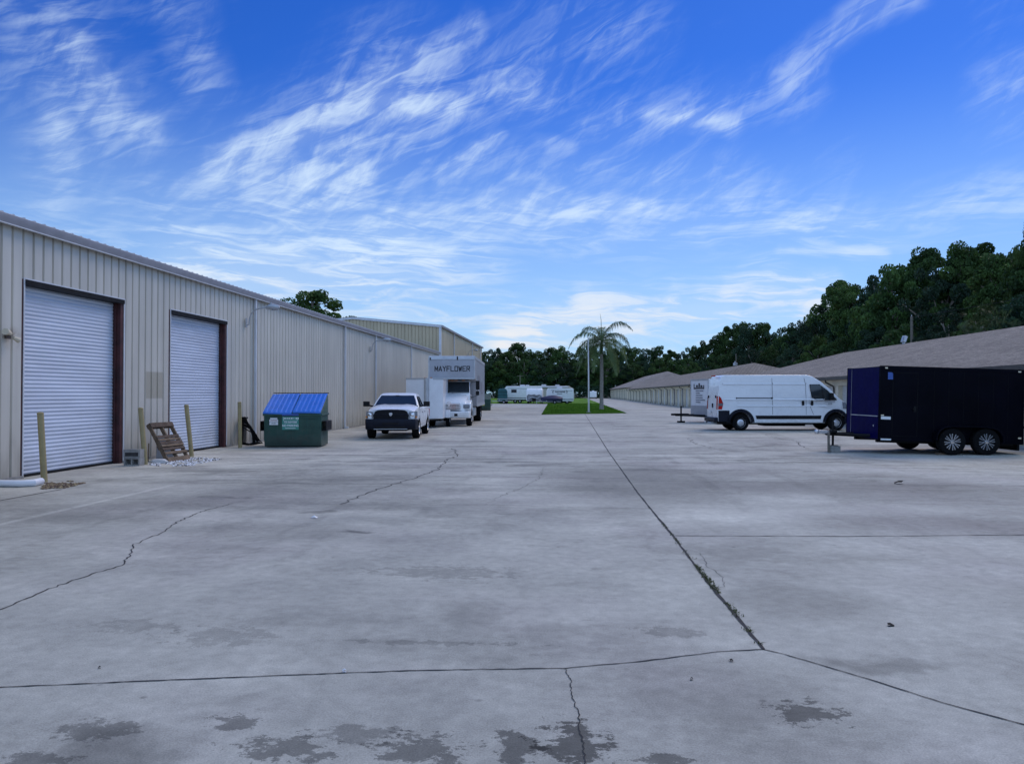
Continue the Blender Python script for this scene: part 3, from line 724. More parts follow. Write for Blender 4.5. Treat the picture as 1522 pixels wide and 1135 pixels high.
# ================================================================ VEHICLES (local: x forward, y left, z up)
def arc(cx, cz, r, a0, a1, n=8): return [(cx+r*cos(radians(a0+(a1-a0)*i/n)), cz+r*sin(radians(a0+(a1-a0)*i/n))) for i in range(n+1)]
def wheel(par, x, y, r, w, rimr, spokes=5, side=1, style='steel', rim='rim', name='wheel'):
    s = side
    m = MB(); m.lathe([(0,-w*.3),(rimr*.5,-w*.3),(rimr*.9,-w*.35),(rimr*.9,w*.3),(0,w*.3)], (0,0,0), 'y', 20)
    o = m.build(name, M['frame_dark'], par, loc=(x, y, r))
    m = MB(); m.lathe([(rimr*.92,-w/2),(r*.93,-w/2),(r,-w*.38),(r,w*.38),(r*.93,w/2),(rimr*.96,w/2),(rimr*.92,w*.3),(rimr*.92,-w*.3),(rimr*.92,-w/2)], (0,0,0), 'y', 32); m.build('tyre', M['rubber'], o, smooth=True)
    m = MB()
    if style == 'steel':
        m.lathe([(rimr,w*.46*s),(rimr*.93,w*.47*s),(rimr*.86,w*.30*s),(rimr*.72,w*.24*s),(rimr*.62,w*.36*s),(rimr*.34,w*.42*s),(rimr*.28,w*.5*s),(0,w*.52*s)], (0,0,0), 'y', 24)
        for k in range(spokes):
            q = 2*pi*k/spokes+.3; c = (cos(q)*rimr*.66, 0, sin(q)*rimr*.66)
            m.lathe([(0,w*.335*s),(rimr*.10,w*.335*s),(rimr*.10,w*.30*s)], c, 'y', 8, 1)
        m.build('rim', [M[rim], M['frame_dark']], o, smooth=True)
    else:
        m.lathe([(rimr,w*.40*s),(rimr*1.0,w*.49*s),(rimr*.94,w*.49*s),(rimr*.92,w*.36*s)], (0,0,0), 'y', 32, 1)
        for k in range(spokes):
            for dq in (-.16, .16):
                q = 2*pi*k/spokes+.2; ca, sa = cos(q), sin(q); c2, s2 = cos(q+dq*1.0), sin(q+dq*1.0)
                p0 = Vector((ca*rimr*.16, w*.44*s, sa*rimr*.16)); p1 = Vector((c2*rimr*.93, w*.46*s, s2*rimr*.93))
                t = (p1-p0).normalized(); n_ = Vector((-t.z,0,t.x)); wa, wb = rimr*.035, rimr*.065; dn = Vector((0,-.03*s,0))
                m.add([p0+n_*wa, p0-n_*wa, p1-n_*wb, p1+n_*wb, p0+n_*wa+dn, p0-n_*wa+dn, p1-n_*wb+dn, p1+n_*wb+dn], [(0,1,2,3),(0,4,5,1),(1,5,6,2),(2,6,7,3),(3,7,4,0)], 0)
        m.lathe([(rimr*.2,w*.40*s),(rimr*.2,w*.49*s),(0,w*.51*s)], (0,0,0), 'y', 14)
        m.build('rim', [M['chrome'], M['black_gloss']], o)
    return o
def place(mb, f):
    mb.v = [tuple(f(Vector(v))) for v in mb.v]; return mb

# ---------------------------------------------------------------- white pickup
def pickup():
    fx, fy = G(584, 651); yaw = radians(-90+5)
    root = empty('pickup_truck', (0,0,0), yaw, 'white crew cab pickup truck with black grille and dark bumper, facing the camera', 'pickup truck')
    L = 5.35; fwx, rwx, r = 4.40, 1.02, .385
    d = Vector((cos(yaw), sin(yaw), 0)); root.location = Vector((fx, fy, 0))-d*(fwx+.1)+Vector((.03,0,0))
    hw = .97
    ws = .40
    pts = [(0.05,.42),(.08,1.06),(1.95,1.08),(4.05,1.18),(4.35,1.165),(4.95,1.09),(5.2,1.0),(5.25,.86),(5.25,.60),(5.1,.40)]
    prof = [(.05,.45),(.05,1.08),(1.95,1.10),(3.95,1.20),(4.4,1.17),(4.95,1.10),(5.16,1.03),(5.22,.92),(5.22,.62),(4.98,.48)]+arc(fwx,r,.475,10,170,10)+[(fwx-.52,.36),(rwx+.52,.36)]+arc(rwx,r,.475,8,172,10)
    wf = lambda a, z: (1-.05*max(0,(z-.85))/.3-.04*max(0,(.7-z))/.3)*(1-.09*max(0,a-4.7)/.5)
    m = MB(); m.prism(prof, -hw, hw, w=wf); body = m.build('body', M['white_paint'], root, bevel=.05, seg=3)
    m = MB(); m.prism(arc(fwx,r,.472,5,175,10), -.6, .6); m.prism(arc(rwx,r,.472,5,175,10), -.6, .6); m.box(.3, 5.0, -.55, .55, .3, .5); m.build('chassis', M['frame_dark'], root)
    # bed cavity lip
    m = MB(); m.box(.15,1.85,-.78,.78,1.075,1.13); m.build('bed', M['frame_dark'], root, bevel=.01)
    m = MB()
    for s in (1,-1): m.box(.06,1.93,s*.80,s*.93,1.08,1.15)
    m.build('bed_rail', M['white_paint'], root, bevel=.02)
    # hood: raised centre, two folds
    m = MB(); V = []; nx_, ny = 10, 12
    for i in range(nx_+1):
        x = 3.86+(5.16-3.86)*i/nx_
        for j in range(ny+1):
            y = -.86+1.72*j/ny; e = abs(y)/.86; zc = 1.285-.155*(i/nx_)**1.6
            z = zc-.075*e**3+(.02 if .42 < abs(y) < .74 else 0)-(.02 if i == nx_ else 0)
            V.append((x, y*(1-.03*i/nx_), z))
    m.add(V, [(i*(ny+1)+j,(i+1)*(ny+1)+j,(i+1)*(ny+1)+j+1,i*(ny+1)+j+1) for i in range(nx_) for j in range(ny)])
    # skirt
    ed = [i*(ny+1) for i in range(nx_+1)]; fr = [nx_*(ny+1)+j for j in range(ny+1)]; e2 = [i*(ny+1)+ny for i in range(nx_+1)]
    for lst in (ed, fr, e2):
        b = len(m.v); m.v += [(m.v[q][0], m.v[q][1]*1.03, m.v[q][2]-.16) for q in lst]
        for k in range(len(lst)-1): m.f.append([lst[k], lst[k+1], b+k+1, b+k]); m.m.append(0)
    m.build('hood', M['white_paint'], root, smooth=True)
    # cab: lofted sections
    def cab(x0, x1, z, hw_): return [(x0,-hw_,z),(x1,-hw_,z),(x1,hw_,z),(x0,hw_,z)]
    rings = [cab(1.95,4.02,1.08,.92), cab(1.98,3.98,1.19,.90), cab(2.1,3.30,1.655,.70), cab(2.25,3.14,1.715,.62), cab(2.5,2.9,1.735,.4)]
    m = MB(); V = [p for r_ in rings for p in r_]; Fs = []
    for i in range(len(rings)-1):
        for k in range(4): Fs.append((i*4+k, i*4+(k+1)%4, i*4+4+(k+1)%4, i*4+4+k))
    Fs.append((16,17,18,19)); m.add(V, Fs); m.build('cab', M['white_paint'], root, bevel=.03, seg=3)
    def onring(u, z, side):   # glass slightly proud of the cab side
        t = (z-1.19)/(1.655-1.19); return
    # windshield
    def lerp(a, b, t): return a+(b-a)*t
    def ws_p(y, t, o=.012):
        x = lerp(3.98, 3.30, t)+o; z = lerp(1.19,1.655,t)+o*.8; return (x, y*lerp(.90,.70,t), z)
    m = MB(); m.add([ws_p(-.92,.10),ws_p(.92,.10),ws_p(.93,.5),ws_p(.9,.93),ws_p(-.9,.93),ws_p(-.93,.5)], [(0,1,2,3,4,5)]); wsd = m.build('windshield', M['glass'], root)
    m = MB(); m.add([ws_p(-.98,.03,.009),ws_p(.98,.03,.009),ws_p(.96,.10,.009),ws_p(-.96,.10,.009)], [(0,1,2,3)])
    for y0 in (-.5, .15): m.tube([ws_p(y0,.06,.02), ws_p(y0+.5,.12,.025)], .008, 5)
    m.build('wiper', M['black_plastic'], wsd)
    m = MB(); m.box(3.36,3.40,-.07,.07,1.585,1.64); m.build('rear_view_mirror', M['black_plastic'], wsd)
    # side glass
    for s in (1, -1):
        def sp(x, z, o=.010): t = (z-1.19)/(.465); return (x, s*(lerp(.90,.70,t)+o), z)
        m = MB(); m.add([sp(3.72,1.22),sp(3.30,1.58),sp(2.92,1.61),sp(2.92,1.22)], [(0,1,2,3)]); m.build('side_window', M['glass'], root)
        m = MB(); m.add([sp(2.82,1.22),sp(2.82,1.61),sp(2.30,1.59),sp(2.18,1.22)], [(0,1,2,3)]); m.build('side_window', M['glass'], root)
        for (xa, xb) in ((2.87,3.86),(2.02,2.85)):
            dd = MB(); Q = lambda x, z: (x, s*(hw*wf(x, z)+.003), z)
            for (xc, za, zb) in ((xa,.50,.85),(xa,.85,1.02),(xb,.50,.85),(xb,.85,1.02)): dd.add([Q(xc-.005,za),Q(xc+.005,za),Q(xc+.005,zb),Q(xc-.005,zb)],[(0,1,2,3)])
            dd.add([Q(xa,.50),Q(xb,.50),Q(xb,.507),Q(xa,.507)],[(0,1,2,3)])
            dr = dd.build('door', M['seam'], root)
            h = MB(); h.box(xa+.06, xa+.24, s*(hw-.05), s*(hw-.003), .955, .985); h.build('handle', M['black_plastic'], dr, bevel=.01)
        mm = MB(); mm.box(3.62,3.78,s*1.06,s*1.30,1.20,1.40); mm.tube([(3.72,s*.90,1.20),(3.72,s*1.10,1.25)], .035, 6); mr = mm.build('wing_mirror', M['black_plastic'], root, bevel=.035, seg=3)
        t = MB(); t.box(.03,.14,s*.80,s*.955,.72,1.05); t.build('taillight', M['red_lens'], root, bevel=.015)
        h = MB(); V = [(5.245,s*.66,1.02),(5.13,s*.93,1.045),(5.02,s*.965,1.03),(5.04,s*.965,.80),(5.17,s*.93,.775),(5.255,s*.66,.79)]
        h.add(V+[(x-.14,y*.99,z) for x,y,z in V], [(0,1,2,3,4,5),(0,6,7,1),(1,7,8,2),(2,8,9,3),(3,9,10,4),(4,10,11,5),(5,11,6,0)])
        hl = h.build('headlight', M['lens'], root, bevel=.008)
        h = MB(); h.lathe([(0,.012),(.05,.01),(.075,0)], (5.215,s*.79,.905), 'x', 12); h.build('reflector', M['chrome'], hl, smooth=True)
        h = MB(); h.box(5.05,5.16,s*.90,s*.962,.80,.86); h.build('indicator', M['amber_lens'], hl)
        for wx_ in (fwx, rwx): wheel(root, wx_, s*(hw-.12), r, .26, .25, 6, s)
    # grille with cross bars and shield emblem
    g_ = MB(); rr = []
    for (y, z) in ((-.64,.76),(-.66,.90),(-.60,1.03),(-.5,1.085),(-.25,1.11),(0,1.115),(.25,1.11),(.5,1.085),(.6,1.03),(.66,.90),(.64,.76),(.5,.70),(-.5,.70)): rr.append((y,z))
    g_.prism(rr, 5.14, 5.275, axis='x'); gr = g_.build('grille', M['black_plastic'], root, bevel=.012)
    g_ = MB(); g_.box(5.27,5.30,-.62,.62,.905,.945); g_.box(5.27,5.298,-.03,.03,.72,1.09)
    for z in (.76,.81,.86,.99,1.04): g_.box(5.268,5.285,-.56,.56,z,z+.015)
    g_.build('grille_bar', M['bumper_dark'], gr, bevel=.005)
    # emblem: shield with two curled horns
    g_ = MB(); g_.prism([(-.055,.985),(.055,.985),(.062,.94),(.035,.885),(0,.86),(-.035,.885),(-.062,.94)], 5.30, 5.318, axis='x'); e_ = g_.build('emblem', M['chrome'], gr, bevel=.004)
    g_ = MB()
    for s in (1,-1):
        g_.tube([(5.32,s*.012,.955),(5.32,s*.035,.962),(5.32,s*.045,.935),(5.32,s*.03,.915),(5.32,s*.022,.93)], .006, 5)
    g_.prism([(-.012,.95),(.012,.95),(.008,.88),(-.008,.88)], 5.317, 5.322, axis='x'); g_.build('emblem_mark', M['ink_grey'], e_)
    # bumper
    b = MB(); b.prism([(4.98,.36),(5.30,.36),(5.36,.46),(5.37,.66),(5.33,.76),(5.02,.76)], -1.0, 1.0, w=lambda a,z: (1.0 if a < 5.1 else .93)); bp = b.build('front_bumper', M['bumper_dark'], root, bevel=.04, seg=3)
    b = MB(); b.box(5.36,5.378,-.55,.55,.42,.49); b.box(5.366,5.382,-.3,.3,.56,.62); b.build('air_intake', M['black_plastic'], bp)
    b = MB(); b.box(5.34,5.372,-.62,.62,.375,.40); b.build('valance_strip', M['galv'], bp)
    b = MB(); b.box(-.08,.05,-.9,.9,.42,.62); b.build('rear_bumper', M['chrome'], root, bevel=.03)
    b = MB(); b.box(.028,.06,-.78,.78,.62,1.06); b.build('tailgate', M['white_paint'], root, bevel=.01)
    return root
pickup()

# ---------------------------------------------------------------- white V-nosed trailer behind it
def vtrailer():
    yaw = radians(-90+5); root = empty('cargo_trailer', (-7.25, 38.6, 0), yaw, 'white enclosed cargo trailer with rounded silver nose corner behind the pickup', 'trailer')
    hw = .92; z0, z1 = .46, 2.46
    pl = [(-3.0,-hw),(-3.0,hw),(.55,hw),(1.02,.22),(1.02,.04),(.62,-hw)]
    m = MB(); m.prism(pl, z0, z1, axis='z'); m.build('body', M['trailer_white'], root, bevel=.02)
    m = MB(); m.tube([(1.0,.14,z0-.02),(1.0,.14,z1+.02)], .13, 12); m.build('nose_trim', M['galv'], root, smooth=True)
    m = MB(); 
    for s in (1,-1): m.box(-3.0,.55,s*(hw+.002),s*(hw+.02),z1-.07,z1+.015)
    m.add([(.55,hw+.01,z1-.07),(1.03,.2,z1-.07),(1.03,.2,z1+.015),(.55,hw+.01,z1+.015)],[(0,1,2,3)]); m.add([(.62,-hw-.01,z1-.07),(1.03,.06,z1-.07),(1.03,.06,z1+.015),(.62,-hw-.01,z1+.015)],[(0,1,2,3)])
    m.build('roof_trim', M['galv'], root)
    m = MB(); m.add([(.66,-.85,z0+.04),(.99,-.05,z0+.04),(.99,-.05,z0+.62),(.66,-.85,z0+.62)],[(0,1,2,3)]); place(m, lambda v: v+Vector((.03,-.01,0)));  m.build('stone_guard', M['silver_panel'], root)
    for s in (1,-1):
        m = MB(); m.prism([(-1.75,.46),(-1.62,.86),(-.78,.86),(-.65,.46)], s*(hw+.004), s*(hw+.25)); m.build('fender', M['trailer_white'], root, bevel=.03)
        wheel(root, -1.2, s*(hw+.12), .33, .2, .2, 5, s)
    m = MB(); m.box(-2.1,-1.98,-hw-.012,-hw-.001,.6,2.3); m.box(-1.9,-1.86,-hw-.02,-hw,1.3,1.5); m.build('side_door', M['seam'], root)
    m = MB(); m.tube([(.2,0,.42),(2.0,0,.44)], .05, 6); m.tube([(.4,.7,.42),(1.8,.05,.44)], .04, 6); m.tube([(.4,-.7,.42),(1.8,-.05,.44)], .04, 6); m.tube([(1.7,0,.1),(1.7,0,.7)], .035, 6); m.box(1.62,1.78,-.08,.08,0,.1); m.build('tongue', M['frame_dark'], root)
    m = MB(); m.box(-2.95,.5,-.8,.8,.34,.455); m.build('chassis', M['frame_dark'], root)
    m = MB(); m.box(.1,.2,-.06,.06,z1+.0,z1+.06); m.box(.75,.85,.3,.4,z1,z1+.05); m.build('marker_light', M['amber_lens'], root)
vtrailer()

GLYPH = {'M':[((0,0),(0,1)),((0,1),(.5,.25)),((.5,.25),(1,1)),((1,1),(1,0))],'A':[((0,0),(.5,1)),((.5,1),(1,0)),((.2,.3),(.8,.3))],'Y':[((0,1),(.5,.5)),((1,1),(.5,.5)),((.5,.5),(.5,0))],
 'F':[((0,0),(0,1)),((0,1),(1,1)),((0,.52),(.8,.52))],'L':[((0,1),(0,0)),((0,0),(1,0))],'O':[((0,0),(0,1)),((0,1),(1,1)),((1,1),(1,0)),((1,0),(0,0))],'W':[((0,1),(.25,0)),((.25,0),(.5,.8)),((.5,.8),(.75,0)),((.75,0),(1,1))],
 'E':[((0,0),(0,1)),((0,1),(1,1)),((0,.5),(.8,.5)),((0,0),(1,0))],'R':[((0,0),(0,1)),((0,1),(.95,1)),((.95,1),(.95,.5)),((.95,.5),(0,.5)),((.45,.5),(1,0))]}
def block_text(word, par, x, y0, z0, pitch, hh, ww, th=.045):
    # letters run along +y (left to right seen from the front, where +y is image right)
    for i, ch in enumerate(word):
        m = MB()
        for k, (a, b) in enumerate(GLYPH[ch]):
            A = Vector((0, y0+i*pitch+a[0]*ww, z0+a[1]*hh)); B = Vector((0, y0+i*pitch+b[0]*ww, z0+b[1]*hh)); d = (B-A).normalized(); n = Vector((0,-d.z,d.y))*th/2; A -= d*th/2*.8; B += d*th/2*.8
            xx = x+.004+.0006*k; m.add([(xx,A.y+n.y,A.z+n.z),(xx,A.y-n.y,A.z-n.z),(xx,B.y-n.y,B.z-n.z),(xx,B.y+n.y,B.z+n.z)],[(0,1,2,3)])
        m.build('letter', M['ink_black'], par, fix=False)
# ---------------------------------------------------------------- moving truck
def moving_truck():
    fx, fy = G(698, 632.5); yaw = radians(-90+3.3); hwf = .96
    fwx, rwx, r = 10.55, 3.2, .46
    root = empty('box_truck', (0,0,0), yaw, 'white and grey box moving truck lettered MAYFLOWER over its cab', 'box truck')
    d = Vector((cos(yaw), sin(yaw), 0)); lf = Vector((-sin(yaw), cos(yaw), 0))
    root.location = Vector((fx, fy, 0))-d*fwx-lf*1.0   # the front wheel seen is the left one (local +y)
    bz0, bz1, hw = 1.0, 3.72, 1.24
    bx = [(0,bz0),(0,bz1),(10.0,bz1),(10.12,bz1-.12),(10.12,2.50),(8.55,2.42),(8.3,bz0)]
    m = MB(); m.prism(bx, -hw, hw); box = m.build('cargo_box', M['silver_panel'], root, bevel=.03)
    m = MB()
    for s in (1,-1):
        m.box(-.02,10.0,s*(hw+.002),s*(hw+.02),bz1-.14,bz1+.015); m.box(0,8.3,s*(hw+.002),s*(hw+.02),bz0-.02,bz0+.14)
        m.box(10.0,10.14,s*(hw-.05),s*(hw+.015),2.5,bz1-.1)
        for k in range(14): m.box(.3+k*.62,.33+k*.62,s*(hw+.001),s*(hw+.012),bz0+.16,bz1-.16)
    m.prism([(9.98,bz1+.02),(10.10,bz1+.0),(10.15,bz1-.17),(10.125,bz1-.19),(10.05,bz1-.03)], -hw, hw); m.box(10.12,10.15,-hw,hw,2.48,2.56)
    m.build('edge_rail', M['galv'], box)
    m = MB(); m.box(10.13,10.17,.28,.34,bz1-.2,bz1-.02); m.box(10.13,10.17,-1.18,-1.12,bz1-.2,bz1-.08); m.build('marker_light', M['frame_dark'], box)
    block_text('MAYFLOWER', box, 10.124, -.90, 2.92, .215, .25, .15)
    # side graphics: darker blue-grey scuffed panels
    m = MB(); m.box(5.2,7.6,hw+.013,hw+.017,2.0,2.75); m.box(2.0,4.4,hw+.013,hw+.017,1.7,2.4); m.build('side_panel', M['ink_grey'], box)
    # cab
    cw = 1.0
    cb = [(8.6,1.0),(8.6,2.40),(9.35,2.42),(9.5,2.40),(10.05,1.70),(10.15,1.62),(10.2,1.0)]
    m = MB(); m.prism(cb, -cw, cw, w=lambda a,z: 1-.07*max(0,(z-1.5))/.9); cab_ = m.build('cab', M['white_paint'], root, bevel=.05, seg=3)
    m = MB(); V=[]; 
    hd = [(10.0,1.72,.93),(10.35,1.68,.92),(10.9,1.52,.88),(11.3,1.33,.83),(11.42,1.20,.80),(11.46,.86,.78)]
    n=10
    for (x,z,w_) in hd:
        for j in range(n+1):
            t = -1+2*j/n; V.append((x, t*w_, z-.10*abs(t)**3))
    Fs = [(i*(n+1)+j,(i+1)*(n+1)+j,(i+1)*(n+1)+j+1,i*(n+1)+j+1) for i in range(len(hd)-1) for j in range(n)]
    m.add(V, Fs)
    for jj in (0, n):
        b = len(m.v); 
        for i,(x,z,w_) in enumerate(hd): m.v.append((x, (-1 if jj==0 else 1)*w_*1.02, .80))
        for i in range(len(hd)-1): m.f.append([i*(n+1)+jj,(i+1)*(n+1)+jj,b+i+1,b+i]); m.m.append(0)
    m.build('hood', M['white_paint'], cab_, smooth=True)
    for s in (1,-1):   # fenders
        m = MB(); m.prism([(9.85,.95),(9.95,1.25),(10.3,1.36),(10.9,1.34),(11.25,1.2),(11.4,.9),(11.15,.72)]+arc(fwx,.5,.54,20,160,8), s*.74, s*1.12)
        m.build('fender', M['white_paint'], cab_, bevel=.04, seg=3)
    def wsp(y,t): x = 9.53+(10.06-9.53)*t+.012; z = 2.37+(1.71-2.37)*t+.01; return (x, y, z)
    m = MB(); m.add([wsp(-.90,.05),wsp(.90,.05),wsp(.955,.95),wsp(-.955,.95)], [(0,1,2,3)]); wsd = m.build('windshield', M['glass'], cab_)
    m = MB()
    for y0 in (-.6,.0): m.tube([wsp(y0,.96),wsp(y0+.55,.86)], .012, 5)
    m.build('wiper', M['black_plastic'], wsd)
    m = MB()
    for y0 in (-.6,-.2,0,.2,.6): m.box(9.45,9.56,y0-.08,y0+.08,2.40,2.45)
    m.build('cab_light', M['amber_lens'], cab_)
    for s in (1,-1):
        m = MB(); m.add([(8.95,s*.985,1.65),(9.9,s*.99,1.65),(9.45,s*.955,2.28),(8.98,s*.955,2.3)], [(0,1,2,3)]); m.build('side_window', M['glass'], cab_)
        m = MB(); m.box(8.9,8.915,s*.99,s*1.006,1.1,1.6); m.box(9.8,9.815,s*.99,s*1.006,1.1,1.6); m.box(9.0,9.2,s*1.0,s*1.03,1.45,1.5); m.build('door', M['seam'], cab_)
        m = MB(); m.box(9.7,9.78,s*1.28,s*1.48,1.92,2.4); m.box(9.7,9.78,s*1.28,s*1.46,1.62,1.84); m.tube([(9.7,s*.98,2.3),(9.72,s*1.38,2.35),(9.72,s*1.38,1.6),(9.75,s*1.0,1.5)], .018, 6); m.build('wing_mirror', M['black_plastic'], cab_, bevel=.02)
        MB().box(11.2,11.455,s*.72,s*1.06,.93,1.15).build('headlight_housing', M['ink_grey'], cab_, bevel=.04)
        m = MB(); m.add([(11.34,s*.70,.98),(11.40,s*.72,1.13),(11.1,s*1.10,1.21),(10.98,s*1.14,1.08),(11.12,s*1.12,.98)], [(0,1,2,3,4)])
        m = MB(); m.box(11.44,11.465,s*.76,s*1.02,.97,1.11); m.build('headlight', M['lens'], cab_, bevel=.02)
        m = MB(); m.box(6.6,8.4,s*.5,s*1.1,.45,.95); m.build('fuel_tank', M['galv'], root, bevel=.04)
        wheel(root, fwx, s*.98, r, .28, .26, 8, s, rim='rim')
        wheel(root, rwx, s*.95, r, .46, .26, 8, s, rim='rim')
        m = MB(); m.box(2.4,2.43,s*.72,s*1.18,.25,.95); m.build('mudflap', M['rubber'], root)
    m = MB(); m.box(11.40,11.50,-.60,.60,.86,1.22); gr = m.build('grille', M['chrome'], cab_, bevel=.02)
    m = MB(); 
    for z in (.90,.97,1.04,1.11): m.box(11.495,11.506,-.55,.55,z,z+.03)
    m.build('grille_slot', M['black_plastic'], gr)
    m = MB(); m.lathe([(.055,0),(.10,0),(.10,.02),(.055,.02),(.055,0)], (11.505,0,1.21), 'x', 16); m.box(11.505,11.52,-.03,.03,1.0,1.2); m.build('emblem', M['chrome'], gr)
    m = MB(); m.prism([(11.2,.42),(11.58,.44),(11.62,.56),(11.62,.78),(11.2,.82)], -1.12, 1.12, w=lambda a,z: 1 if a<11.3 else .93); bp = m.build('front_bumper', M['white_paint'], root, bevel=.04)
    m = MB(); m.box(11.61,11.63,-.52,.05,.53,.67); m.box(11.61,11.63,.28,.45,.54,.67); m.box(11.61,11.63,-.82,-.68,.54,.67); m.build('bumper_opening', M['black_plastic'], bp)
    m = MB(); m.box(.2,11.0,-.45,.45,.55,.98); m.build('chassis', M['frame_dark'], root)
moving_truck()

# ---------------------------------------------------------------- white delivery van
def van():
    x0, y0 = G(1101, 640); yaw = radians(4.3); root = empty('delivery_van', (0,0,0), yaw, 'white high roof delivery van parked sideways before the storage row', 'van')
    rwx, fwx, r = 1.06, 5.45, .37; hw = .98
    d = Vector((cos(yaw), sin(yaw), 0)); lf = Vector((-sin(yaw), cos(yaw), 0))
    root.location = Vector((x0, y0, 0))-d*rwx+lf*(hw-.02)
    prof = [(.02,.42),(0,1.0),(.02,1.5),(.10,2.2),(.2,2.50),(.34,2.56),(4.15,2.565),(4.38,2.50),(4.75,2.27),(5.2,1.88),(5.62,1.48),(5.88,1.30),(6.02,1.12),(6.12,.85),(6.12,.52),(6.0,.40)]+arc(fwx,r,.50,8,172,12)+[(fwx-.52,.36),(rwx+.52,.36)]+arc(rwx,r,.50,8,172,12)
    def wf(a, z):
        k = 1-.075*max(0,(z-1.35))/1.2-.05*max(0,(z-2.3))/.27
        k *= 1-.16*max(0,(a-5.2)/.9)**2
        return k
    m = MB(); m.prism(prof, -hw, hw, w=wf); body = m.build('body', M['white_paint'], root, bevel=.075, seg=4)
    m = MB(); m.prism(arc(fwx,r,.49,3,177,10), -.7, .7); m.prism(arc(rwx,r,.49,3,177,10), -.7, .7); m.box(.1,6.0,-.7,.7,.28,.5); m.box(2.3,4.2,-.5,.5,.2,.3); m.build('underbody', M['frame_dark'], root)
    def sd(s, x, z, o=.006): return (x, s*(hw*wf(x, z)+o), z)
    for s in (1, -1):
        # black cladding round the wheels
        def clad(x, ra, a0, a1, extra):
            m = MB(); inner = arc(x, r, .50, a0, a1, 14); outer = arc(x, r, ra, a0, a1, 14)
            V = [sd(s, *p, .018) for p in inner]+[sd(s, *p, .018) for p in outer]+[sd(s, *p, -.05) for p in inner]+[sd(s, *p, -.05) for p in outer]; n = 15
            Fs = []
            for i in range(14): Fs += [(i,i+1,n+i+1,n+i),(2*n+i,2*n+i+1,i+1,i),(n+i,n+i+1,3*n+i+1,3*n+i)]
            m.add(V, Fs)
            if extra: 
                for (xa, xb, za, zb) in extra: m.add([sd(s,xa,za,.018),sd(s,xb,za,.018),sd(s,xb,zb,.018),sd(s,xa,zb,.018),sd(s,xa,zb,-.02),sd(s,xb,zb,-.02)],[(0,1,2,3),(3,2,5,4)])
            m.build('wheel_arch', M['bumper_dark'], root)
        clad(rwx, .63, 2, 178, [(.03,.54,.42,.93)])
        clad(fwx, .63, 2, 178, None)
        m = MB(); m.add([sd(s,1.78,.54,.014),sd(s,4.72,.54,.014),sd(s,4.76,.70,.014),sd(s,1.74,.70,.014)],[(0,1,2,3)]); m.build('side_moulding', M['black_plastic'], root)
        # creases and seams
        m = MB()
        def line(x0,z0,x1,z1,w=.007):
            n = max(1,int(abs(z1-z0)/.25)); 
            for i in range(n):
                a=(x0+(x1-x0)*i/n, z0+(z1-z0)*i/n); b=(x0+(x1-x0)*(i+1)/n, z0+(z1-z0)*(i+1)/n)
                dx,dz=b[0]-a[0],b[1]-a[1]; l=sqrt(dx*dx+dz*dz); px,pz=-dz/l*w,dx/l*w
                m.add([sd(s,a[0]+px,a[1]+pz,.004),sd(s,b[0]+px,b[1]+pz,.004),sd(s,b[0]-px,b[1]-pz,.004),sd(s,a[0]-px,a[1]-pz,.004)],[(0,1,2,3)])
        for ln in ((2.52,.74,2.52,2.42),(4.06,.74,4.06,2.1),(4.06,2.1,4.0,2.42),(.22,2.17,4.1,2.17),(4.22,1.18,4.4,.74)): line(*ln)
        m.build('panel_seam', M['seam'], root)
        m = MB()
        for (xa, xb, zz) in ((.28,4.9,1.42),(.9,5.0,1.13),(.25,2.50,2.14),(2.55,4.03,2.14)):
            m.add([sd(s,xa,zz-.012,.001),sd(s,xb,zz-.012,.001),sd(s,xb,zz,.022),sd(s,xa,zz,.022),sd(s,xb,zz+.05,.001),sd(s,xa,zz+.05,.001)],[(0,1,2,3),(3,2,4,5)])
        m.build('body_crease', M['white_paint'], root)
        if s == -1:
            m = MB(); m.add([sd(s,.86,1.475,.015),sd(s,2.52,1.475,.015),sd(s,2.52,1.515,.015),sd(s,.86,1.515,.015)],[(0,1,2,3)]); m.add([sd(s,.84,1.46,.02),sd(s,.89,1.46,.02),sd(s,.89,1.53,.02),sd(s,.84,1.53,.02)],[(0,1,2,3)]); m.add([sd(s,2.44,1.46,.02),sd(s,2.53,1.46,.02),sd(s,2.53,1.53,.02),sd(s,2.44,1.53,.02)],[(0,1,2,3)]); m.build('door_rail', M['black_plastic'], root)
        for xx in ((3.92,4.33) if s == -1 else (4.33,)):
            m = MB(); c = sd(s,xx,1.27,0); m.box(c[0]-.06,c[0]+.06,c[1]-s*.02,c[1]+s*.03,1.16,1.38); m.build('door_handle', M['black_plastic'], root, bevel=.035, seg=3)
        # cab window
        W = [(4.26,2.10),(4.70,2.11),(5.02,1.87),(5.46,1.45),(5.40,1.43),(4.55,1.41),(4.34,1.56)]
        m = MB(); m.add([sd(s,x,z,.010) for x,z in W],[tuple(range(7))]); win = m.build('side_window', M['glass'], root)
        m = MB()
        ring = W; cx_, cz_ = 4.8, 1.75
        V = [sd(s,x,z,.012) for x,z in W]+[sd(s,x+(x-cx_)*.06,z+(z-cz_)*.07,.012) for x,z in W]
        m.add(V, [(i,(i+1)%7,7+(i+1)%7,7+i) for i in range(7)]); m.add([sd(s,4.77,2.08,.014),sd(s,4.82,2.04,.014),sd(s,4.88,1.43,.014),sd(s,4.83,1.43,.014)],[(0,1,2,3)]); m.build('window_frame', M['black_plastic'], win)
        m = MB(); y = s*(hw+.16); m.box(5.10,5.24,y-.12,y+.12,1.42,1.74); mr = m.build('wing_mirror', M['black_plastic'], root, bevel=.04, seg=3)
        m = MB(); m.box(5.225,5.26,y-.10,y+.10,1.56,1.70); m.build('mirror_shell', M['white_paint'], mr, bevel=.02)
